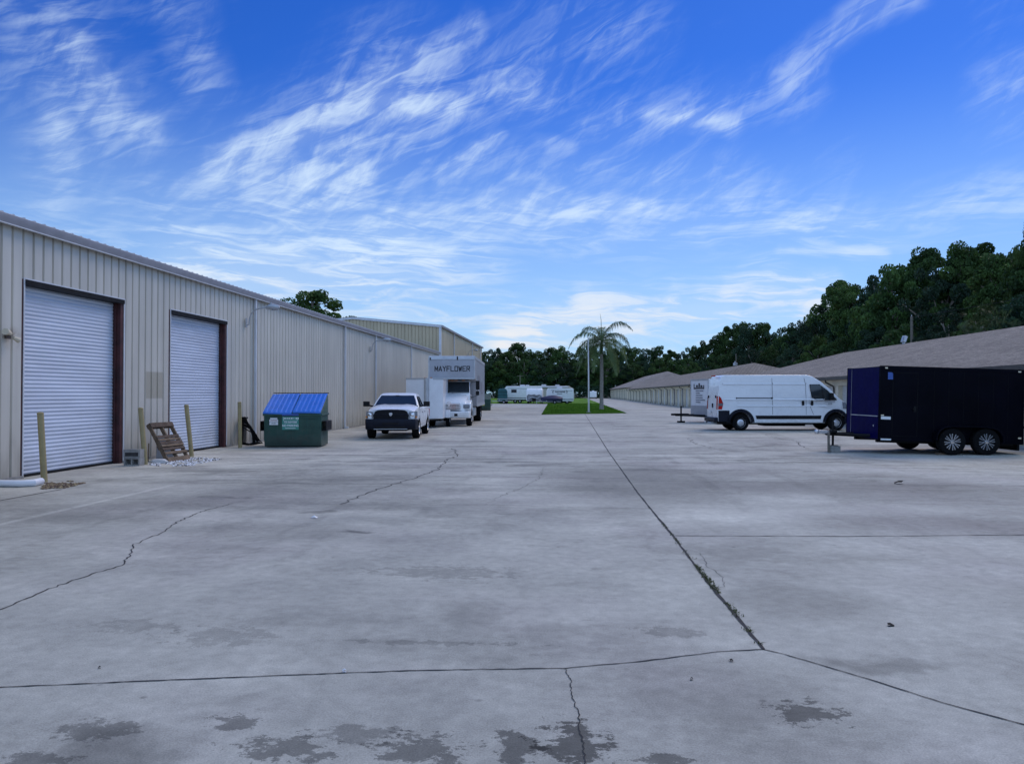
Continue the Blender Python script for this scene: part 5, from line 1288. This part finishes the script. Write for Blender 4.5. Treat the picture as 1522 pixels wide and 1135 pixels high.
# ================================================================ RV ROW, FAR
def caravan(loc, yaw, label, L, W, z0, z1, rake=.5, wheels=(0,), motor=False, mats='rv_white', name='travel_trailer', cat='travel trailer', grp=None):
    root = empty(name, loc, yaw, label, cat)
    pr = [(-L/2,z0),(-L/2,z1-.1),(-L/2+.15,z1),(L/2-rake-.1,z1),(L/2-rake*.3,z1-.5),(L/2,z0+(z1-z0)*.42),(L/2,z0+.1),(L/2-.15,z0)]
    m = MB(); m.prism(pr, -W/2, W/2); m.build('body', M[mats], root, bevel=.08, seg=3)
    for s in (1,-1):
        k = int(L//2.2)
        for i in range(k):
            if (i+ (s>0))%3 == 2: continue
            x = -L/2+1.0+i*(L-1.6)/k; m = MB(); m.box(x,x+.95,s*(W/2+.002),s*(W/2+.02),z0+(z1-z0)*.52,z0+(z1-z0)*.76); f = m.build('window', M['frame_dark'], root, bevel=.01)
            m = MB(); m.box(x+.06,x+.89,s*(W/2+.021),s*(W/2+.024),z0+(z1-z0)*.54,z0+(z1-z0)*.74); m.build('pane', M['glass'], f)
        m = MB(); m.box(-L/2+.1,L/2-.3,s*(W/2+.001),s*(W/2+.008),z0+.25,z0+.4); m.prism([(-L/2+.2,z0+(z1-z0)*.8),(L/2-.8,z0+(z1-z0)*.86),(L/2-.8,z0+(z1-z0)*.83),(-L/2+.2,z0+(z1-z0)*.78)], s*(W/2+.001), s*(W/2+.009)); m.build('stripe', M['rv_grey'], root)
        for w_ in wheels: wheel(root, w_, s*(W/2-.12), .36, .22, .2, 5, s)
    m = MB(); m.box(-.4,.5,-.35,.35,z1+.001,z1+.28); m.build('air_conditioner', M['trim_white'], root, bevel=.06)
    m = MB(); m.box(-L/2+.3,L/2-.5,-W/2+.2,W/2-.2,z0-.22,z0-.001); m.build('chassis', M['frame_dark'], root)
    if not motor:
        m = MB(); m.tube([(L/2-.3,-.6,z0-.08),(L/2+1.2,0,z0-.05)], .06, 4); m.tube([(L/2-.3,.6,z0-.08),(L/2+1.2,0,z0-.05)], .06, 4); m.tube([(L/2+1.0,0,0),(L/2+1.0,0,z0+.4)], .05); m.box(L/2+.3,L/2+.7,-.25,.25,z0,z0+.45); m.build('tongue', M['frame_dark'], root)
    return root
def PXg(px, Y): return onY(px, 590, Y)[0]
Yr = 133
rv1 = caravan((PXg(777,140),140,0), radians(183), 'white travel trailer with dark window at the left of the far camper row', 7.0, 2.3, .62, 3.05, wheels=(.5,1.35))
# covered / curved grey and white camper nose seen from the front
t = empty('camper', (PXg(794,129.5),129.5,0), radians(-91), 'rounded camper with white top and grey patterned front, centre of the far row', 'travel trailer')
m = MB(); m.prism([(-4,.45),(-4,2.55),(-.7,2.6),(-.3,2.45),(-.05,2.05),(0,1.5),(.02,.55),(-.15,.45)], -1.33, 1.33); m.build('body', M['rv_white'], t, bevel=.2, seg=4)
m = MB()
V = [(.035,-1.2,.55),(.035,1.2,.55),(.03,1.25,1.35),(.03,.9,1.55),(.03,.3,1.45),(.03,0,1.6),(.03,-.5,1.5),(.03,-1.0,1.6),(.03,-1.25,1.3)]
m.add(V,[tuple(range(9))]); m.build('front_panel', M['rv_grey'], t)
m = MB()
for k,(a,b_) in enumerate(((.6,1.4),(1.3,.65),(.9,1.2))): m.tube([(.05,-1.1,a),(.05,-.4,(a+b_)/2+.15),(.05,.4,(a+b_)/2-.1),(.05,1.1,b_)], .035, 5)
m.build('swoosh', M['trim_white'], t)
m = MB(); m.tube([(0,-.7,.45),(1.4,0,.45)], .06, 4); m.tube([(0,.7,.45),(1.4,0,.45)], .06, 4); m.tube([(1.2,0,0),(1.2,0,.8)], .05); m.box(.3,.7,-.3,.3,.5,.95); m.build('tongue', M['frame_dark'], t)
for s in (1,-1): wheel(t, -2.2, s*1.2, .34, .2, .2, 5, s)
rv2 = caravan((PXg(808,146),146,0), radians(1), 'long motorhome with beige roof and awning behind the other campers', 11.5, 2.5, .55, 3.15, rake=.9, wheels=(-2.6,3.9), motor=True, mats='rv_cream', name='motorhome', cat='motorhome')
m = MB(); m.tube([(-4.5,-1.4,2.95),(4.6,-1.4,2.95)], .13, 8); m.box(-4.4,4.5,-1.36,-1.27,2.9,3.12); m.build('awning', M['trim_white'], rv2)
m = MB(); m.box(2.2,3.0,-.35,.35,3.151,3.4); m.box(-3.4,-2.7,-.3,.3,3.151,3.38); m.build('roof_unit', M['trim_white'], rv2, bevel=.05)
# toy hauler with lettering and dark swoosh
t = caravan((PXg(832,131.5),131.5,0), radians(182), 'white toy hauler with dark curved lettering at the right end of the camper row', 4.6, 2.4, .42, 2.62, rake=.15, wheels=(-1.2,), name='travel_trailer')
t2 = boat((PXg(820,128.2),128.2,0), radians(181), 'boat under a dark navy cover in front of the white toy hauler', L=3.6, W=1.5, cover='navy_cover', hull='navy_cover', z=.15)
m = MB()
for sg_ in (-1,1):
    m.tube([(sg_*1.05,1.22,2.25),(sg_*1.22,1.22,2.05),(sg_*1.15,1.22,1.8)], .05, 5)
m.build('logo', M['ink_black'], t)
for k, (x, w_) in enumerate(((-.75,.3),(-.4,.3),(0,.25),(.35,.3),(.7,.25))):
    pass
for o in [o for o in kids(t) if o.name.startswith(('window',))]:
    for q in kids(o): bpy.data.objects.remove(q)
    bpy.data.objects.remove(o)
m = MB()
for k in range(9): m.box(-.85+k*.19,-.72+k*.19,1.215,1.225,1.9+.03*(k%3),2.12-.02*(k%2))
m.box(-.4,.5,1.215,1.225,1.66,1.74); m.build('lettering', M['ink_black'], t)
# teal covered box, jack stand things
t = empty('covered_machine', (PXg(747,137),137,0), radians(5), 'dark teal tarp covered upright load left of the camper row', 'covered load')
m = MB(); m.prism([(-.85,.3),(-.8,2.3),(-.55,2.62),(.55,2.62),(.8,2.3),(.9,.3)], -.8, .8); m.build('tarp', M['teal'], t, bevel=.12, seg=3)
m = MB(); 
for z in (.8,1.4,2.0): m.box(-.88,.88,-.83,-.8,z,z+.05)
m.box(-.7,.7,-.6,.6,0,.3); m.build('strap', M['frame_dark'], t)
t = empty('utility_trailer', (PXg(749,130.5),130.5,0), radians(170), 'low open utility trailer on grass left of the campers', 'trailer')
m = MB(); m.box(-1.4,1.0,-.7,.7,.45,.52); m.tube([(-1.4,-.7,.8),(1.0,-.7,.8),(1.0,.7,.8),(-1.4,.7,.8)], .03); m.tube([(1.0,-.5,.45),(2.1,0,.45)], .04); m.tube([(1.0,.5,.45),(2.1,0,.45)], .04)
for x in (-1.4,-.2,1.0): m.tube([(x,-.7,.5),(x,-.7,.8)], .025)
m.build('frame', M['galv'], t)
for s in (1,-1): wheel(t, -.2, s*.8, .3, .18, .17, 5, s)
t = caravan((PXg(881.5,262),262,0), radians(90), 'small white enclosed trailer far away near the palm trunk', 3.6, 2.3, .5, 2.5, rake=.1, wheels=(0,), name='cargo_trailer', cat='trailer')

# ================================================================ FLAGPOLE, PALM, UTILITY POLE
x, y = G(875, 613.5)
_, zt = onY(874.5, 502, y)
t = empty('flagpole', (x, y, 0), 0, 'bare white flagpole standing on the lawn in front of the palm', 'flagpole')
m = MB(); m.tube([(0,0,0),(0,0,zt*.5),(-.04,0,zt)], [.085,.07,.045], 12); m.build('pole', M['flagpole'], t, smooth=True)
m = MB(); m.lathe([(0,-.07),(.07,0),(0,.07)], (-.04,0,zt+.06), n=10); m.build('finial', M['flagpole'], t, smooth=True)
m = MB(); m.box(-.2,.2,-.2,.2,.013,.10); m.build('base', M['cmu'], t)
m = MB(); m.tube([(.09,-.05,1.2),(.06,-.05,zt*.97)], .012, 4); m.build('halyard', M['frame_dark'], t)
m = MB(); m.box(-.1,.1,.1,.3,.0,.35); 
# queen palm
def palm(loc, zt, label):
    t = empty('palm_tree', loc, 0, label, 'palm tree'); r = random.Random(12)
    pts = [(0,0,0),(0.02,0,.3),(.0,0,zt*.25),(.03,0,zt*.6),(0,0,zt*.9),(.0,0,zt)]
    m = MB(); m.tube(pts, [.27,.23,.195,.185,.17,.15], 14); 
    z = .4
    while z < zt*.95: m.lathe([(.20,0),(.205,.02),(.20,.04)], (.01,0,z), n=14); z += .22
    m.build('trunk', M['palm_bark'], t, smooth=True)
    m = MB(); m.tube([(0,0,zt-.5),(0,0,zt+.2),(.0,0,zt+1.1)], [.17,.2,.07], 10); m.build('crownshaft', M['leaf_palm'], t, smooth=True)
    NF = 19
    for k in range(NF):
        q = k*2.399+r.uniform(-.2,.2); el = radians(70-(k/NF)*82)+r.uniform(-.08,.08); Lf = r.uniform(4.2,5.0); mb = MB(); rach = []; p = Vector((0,0,zt+.5+.5*(1-k/NF))); d = Vector((cos(q)*cos(el), sin(q)*cos(el), sin(el)))
        n = 16
        for i in range(n+1):
            rach.append(p.copy()); p = p+d*(Lf/n); d = (d+Vector((0,0,-.155-.012*i*.5))).normalized() if d.z > -.93 else d
        mb.tube(rach, [.04-.034*i/n for i in range(n+1)], 4)
        side = Vector((-sin(q), cos(q), 0))
        for i in range(2, n+1):
            for j in range(4):
                tt = (i-1+j/4); i0 = min(int(tt), n-1); pp = rach[i0].lerp(rach[i0+1], tt-i0); ax = (rach[i0+1]-rach[i0]).normalized()
                for s in (-1,1):
                    ll = (.95*sin(pi*min(1,(tt/n)*.85+.12))+.1)*r.uniform(.8,1.15)
                    dd = (side*s*.75+ax*.45+Vector((0,0,r.uniform(-.35,.25)))).normalized(); e1 = pp+dd*ll*.45; e2 = e1+(dd*.45+Vector((0,0,-1.0))).normalized()*ll*.6
                    wv = ax*.028
                    mb.add([pp-wv,pp+wv,e1+wv,e1-wv,e2],[(0,1,2,3),(3,2,4)])
        mb.build('frond', M['leaf_palm'], t, fix=False)
    # seed spike pointing up
    m = MB(); m.tube([(0,0,zt+.8),(-.02,0,zt+3.2),(-.12,0,zt+3.9)], [.05,.025,.008], 5); m.build('spear_leaf', M['leaf_palm'], t)
    return t
px_, py_ = G(894, 608.5); _, zt = onY(893, 520, py_)
palm((px_, py_, 0), zt, 'single tall queen palm with drooping fronds on the lawn island')
# utility poles
y_, z_ = onX(1355, 470, 40.0)
t = empty('utility_pole', (40, y_, 0), 0, 'grey utility pole with a wire rising behind the nearest shingle roof', 'utility pole')
m = MB(); m.tube([(0,0,0),(0,0,z_)], [.17,.15], 10); m.build('pole', M['pole_wood'], t, smooth=True)
m = MB(); m.tube([(0,0,z_-.15),(0,-20,z_-.6),(0,-60,z_+.1)], .018, 4); m.build('wire', M['frame_dark'], t)
m = MB(); m.tube([(0,0,z_),(0,0,z_+.15)], .05, 6); m.build('insulator', M['trim_white'], t)
y_ = 225; x_, z_ = onY(773, 557, y_)
t = empty('utility_pole', (x_, y_, 0), 0, 'thin pale pole in front of the far trees left of the campers', 'utility pole')
m = MB(); m.tube([(0,0,0),(0,0,z_)], [.16,.13], 8); m.build('pole', M['pole_wood'], t, smooth=True)
m = MB(); m.box(-.9,.9,-.05,.05,z_-.4,z_-.25); m.build('crossarm', M['pole_wood'], t)

# ================================================================ TREES
def leaf_cloud(mb, r, c, rad, n, size, squash=.75, shell=.55):
    for _ in range(n):
        while True:
            v = Vector((r.uniform(-1,1), r.uniform(-1,1), r.uniform(-1,1)))
            if v.length <= 1 and v.length > .05: break
        v = v.normalized()*(v.length**shell)
        p = Vector(c)+Vector((v.x*rad, v.y*rad, v.z*rad*squash))
        a = Vector((r.gauss(0,1), r.gauss(0,1), r.gauss(0,1))).normalized(); b = a.orthogonal().normalized(); a = a.cross(b)
        s = size*r.uniform(.55,1.3)
        mb.add([p+a*s, p+b*s*.7, p-a*s*.9, p-b*s*.7], [(0,1,2,3)])
def make_oak(seed, h=10, wd=5.2, leaf='leaf', dens=1.0):
    """crown of many leafy lumps on spreading limbs; returns (crown mesh, trunk mesh), height ~h"""
    r = random.Random(seed); cr = MB(); tr = MB(); base = h*.16
    tr.tube([(0,0,-.1),(r.uniform(-.2,.2),0,base),(r.uniform(-.4,.4),r.uniform(-.4,.4),h*.5),(0,0,h*.85)], [.32,.25,.16,.05], 8)
    nl = 48
    for k in range(nl):
        t = (k+.5)/nl; q = k*2.399; zz = base+(h-base)*(.08+.86*t); env = (sin(pi*min(1,.18+.80*t)))**.6
        rr = wd*env*r.uniform(.35,.92); lr = wd*r.uniform(.14,.27)*(1.05-.30*t)
        c = (cos(q)*rr, sin(q)*rr, zz+r.uniform(-.5,.5))
        leaf_cloud(cr, r, c, lr, int(780*dens*(lr/1.4)**2), .135, .68)
        if k%3 == 0: tr.tube([(0,0,max(base,zz-h*.22)),(c[0]*.5,c[1]*.5,zz-h*.08),c], [.12,.08,.03], 5)
    return cr.mesh('crown', M[leaf]), tr.mesh('trunk', M['bark'])
def make_pine(seed, h=10, leaf='leaf_pine'):
    r = random.Random(seed); cr = MB(); tr = MB(); lean = r.uniform(-.5,.5)
    tr.tube([(0,0,-.1),(lean*.3,0,h*.4),(lean,0,h*.8),(lean*1.1,0,h*.97)], [.22,.19,.12,.04], 8)
    nl = 26
    for k in range(nl):
        t = k/(nl-1); q = k*2.399+r.uniform(-.4,.4); z = h*(.46+.52*t); rr = (2.9*(1-t)**.6+.3)*r.uniform(.55,1.1)
        c = Vector((lean*z/h+cos(q)*rr, sin(q)*rr, z+r.uniform(-.1,.5)))
        tr.tube([(lean*z/h,0,z-.35),((lean*z/h+c.x)/2,c.y/2,z-.25),tuple(c)], [.07,.05,.02], 5)
        for _ in range(3):
            cc = c+Vector((r.uniform(-.6,.6),r.uniform(-.6,.6),r.uniform(-.2,.4)))
            leaf_cloud(cr, r, cc, r.uniform(.45,.8), 230, .105, .7, .4)
    return cr.mesh('crown', M[leaf]), tr.mesh('trunk', M['bark'])
OAK = [make_oak(s, leaf=l) for s, l in ((1,'leaf'),(2,'leaf'),(3,'leaf_blue'),(4,'leaf'),(5,'leaf_blue'),(6,'leaf_pine'))]
PINE = [make_pine(s) for s in (11,12,13,14)]
TOPZ = {c.name: sorted(v.co.z for v in c.vertices)[-40] for c, _ in OAK+PINE}
tn = [0]
def tree(x, y, h, kind, i, label, cat, group, wide=1.0, rz=0.0):
    cm, tm = (OAK if kind == 'oak' else PINE)[i % (6 if kind == 'oak' else 4)]
    nm = {'oak': 'oak_tree', 'pine': 'pine_tree'}[kind]
    t = empty(nm, (x, y, -.03), rz, label, cat, group); s = h/TOPZ[cm.name]
    for me, n in ((tm, 'trunk'), (cm, 'crown')):
        o = bpy.data.objects.new(n, me); COL.objects.link(o); o.parent = t; o.scale = (s*wide, s*wide, s)
    return t
r = random.Random(31)
# isolated tree showing above the beige roof
x_, z_ = onY(466, 434, 96)
tree(x_, 96, z_+.3, 'pine', 1, 'round-topped pine showing above the beige building roof', 'pine tree', None, wide=1.2)
# right-hand belt, one tree per silhouette point: (px, py top, kind, index, depth offset)
RG = 'trees behind the right-hand storage rows'
RT = [(1068,498,'oak',0),(1082,486,'pine',0),(1100,480,'pine',2),(1118,482,'oak',4),(1136,480,'pine',1),(1154,489,'oak',2),(1172,487,'oak',1),(1190,478,'oak',4),(1206,468,'pine',3),(1226,455,'oak',2),
      (1247,417,'pine',0),(1262,424,'pine',1),(1284,425,'oak',2),(1306,412,'oak',4),(1330,396,'oak',0),(1352,394,'oak',1),(1380,371,'pine',2),(1400,388,'oak',2),(1432,361,'pine',3),(1452,364,'pine',0),
      (1480,378,'pine',1),(1502,374,'pine',2),(1548,352,'oak',1),(1590,345,'oak',3),(1650,330,'pine',0),(1720,320,'oak',2)]
words = {'oak': ['dark broad oak','leafy oak','blue-green oak','dense oak','dull blue-green oak','light green bushy tree'], 'pine': ['tall slash pine','round-crowned pine','ragged pine','lofty pine']}
def xrank(k): return ['first','second','third','fourth','fifth','sixth','seventh','eighth','ninth','tenth','eleventh','twelfth','thirteenth','fourteenth','fifteenth','sixteenth','seventeenth','eighteenth','nineteenth','twentieth','twenty-first','twenty-second','twenty-third','twenty-fourth','twenty-fifth','twenty-sixth','twenty-seventh','twenty-eighth','twenty-ninth','thirtieth'][k]
for k, (px, py, kd, ix) in enumerate(RT):
    X = 46+(k*37%11)*.55
    yy, zz = onX(px, py, X)
    tree(X, yy, zz*1.01, kd, ix, f"{words[kd][ix]} behind the right-hand rows, {xrank(k)} from the left along the skyline", 'tree', RG, wide=(.62 if kd == 'oak' else .72), rz=r.uniform(0,6))
# second and third rank to close the belt
yy = 52; k = 0
near = [(42.0,54,12.5,'oak',2),(42.5,60,11.5,'oak',5),(42.0,67,10.5,'oak',0),(42.4,75,11,'oak',4),(42.2,83,10,'oak',1),(42.8,91,11.5,'oak',2),(42.0,101,10.5,'oak',3),(42.6,111,11,'oak',4),(42.2,123,10.5,'oak',0),(42.4,136,11.5,'oak',5),(42.0,150,11,'oak',2),(42.6,166,11.5,'oak',3),(42.0,182,12,'oak',4),(42.4,200,12,'oak',1),(42.0,220,12.5,'oak',0),(42.6,242,12,'oak',2),(42,266,12.5,'oak',5),(42,290,13,'oak',3)]
for k, (x, y, h, kd, ix) in enumerate(near):
    tree(x, y, h, kd, ix, f"lower {words[kd][ix]} at the front of the right-hand belt, {xrank(k)} from the right", 'tree', 'lower trees in front of the right-hand belt', wide=.8, rz=r.uniform(0,6))
k = 0
for y in range(60, 320, 11):
    tree(52.5+r.uniform(-1,2), y+r.uniform(-2,2), r.uniform(14.5,16.5), 'oak', k, f"dark oak deep inside the right-hand belt, {xrank(k)} from the right", 'tree', 'trees deep inside the right-hand belt', wide=.8, rz=r.uniform(0,6)); k += 1
# a wispy pine entering at the right edge
yy, zz = onX(1534, 322, 44.5); tree(44.5, yy, zz, 'pine', 3, 'lone tall pine entering the picture at its right edge', 'tree', None, wide=.38)
# cabbage palms by the right edge
def fan_palm(loc, h, label):
    t = empty('fan_palm', loc, r.uniform(0,6), label, 'palm tree', 'fan palms behind the nearest roof'); q_ = random.Random(int(loc[1]*10)); m = MB(); m.tube([(0,0,0),(0,0,h*.75)], [.2,.18], 8); m.build('trunk', M['bark'], t, smooth=True)
    m = MB()
    for k in range(42):
        q = q_.uniform(0,2*pi); el = radians(q_.uniform(-50,80)); d = Vector((cos(q)*cos(el),sin(q)*cos(el),sin(el))); c = Vector((0,0,h*.78))+d*q_.uniform(1.0,1.7); s0 = d.orthogonal().normalized(); up = d.cross(s0)
        for j in range(14):
            a = -1.9+3.8*j/13; dd = (d*cos(a)+s0*sin(a)).normalized(); e = c+dd*.8+Vector((0,0,-.15)); wv = up*.03+d.cross(dd)*.03; m.add([c-wv,c+wv,e],[(0,1,2)])
    m.build('crown', M['leaf_palm'], t, fix=False); return t
for px, py, lab in ((1462,452,'grey-green fan palm clump behind the roof ridge near the right edge'),(1486,468,'smaller fan palm beside the clump near the right edge'),(1447,482,'low drooping fan palm left of the right-edge clump')):
    yy, zz = onX(px, py, 39.0); fan_palm((39.0, yy, 0), zz+.6, lab)
# far belt straight ahead
BG = 'far trees behind the campers'
BT = [(690,532,'oak',2),(706,528,'oak',0),(722,522,'oak',1),(738,517,'oak',4),(754,521,'pine',0),(771,509,'pine',2),(786,519,'oak',3),(802,521,'oak',0),(818,516,'pine',1),(832,514,'pine',3),(846,521,'oak',2),(862,516,'oak',5),(878,515,'oak',1),
      (896,520,'oak',0),(912,517,'pine',2),(930,513,'oak',3),(946,516,'oak',5),(962,518,'oak',4),(980,514,'oak',1),(998,520,'pine',0),(1014,522,'oak',2),(1030,514,'oak',0),(1048,506,'oak',3)]
for k, (px, py, kd, ix) in enumerate(BT):
    Y = 306+(k*23%9)*1.6; x_, z_ = onY(px, py, Y)
    tree(x_, Y, z_*1.0, kd, ix, f"far {words[kd][ix]} closing the view ahead, {xrank(k)} from the left", 'tree', BG, wide=.62 if kd == 'oak' else .9, rz=r.uniform(0,6))
k = 0
for px in range(640, 1060, 20):
    x_, z_ = onY(px, 536+r.uniform(-5,5), 299); tree(x_, 299+r.uniform(-2,2), z_, 'oak', k, f"lower dark oak under the far skyline, {xrank(k)} from the left", 'tree', 'lower trees under the far skyline', wide=.95, rz=r.uniform(0,6)); k += 1
# undergrowth closing the foot of the belts
u = MB(); r = random.Random(77)
for i in range(150):
    if i < 75: c = (r.uniform(-75,50), r.uniform(292,297), r.uniform(.8,3.6))
    else: c = (r.uniform(39.5,41.5), r.uniform(40,298), r.uniform(.8,2.8))
    leaf_cloud(u, r, c, r.uniform(2.0,3.4), 260, .34, .8)
tag(u.build('undergrowth', M['leaf_blue'], fix=False), 'dark undergrowth filling the foot of the tree belts', 'undergrowth', kind='stuff')
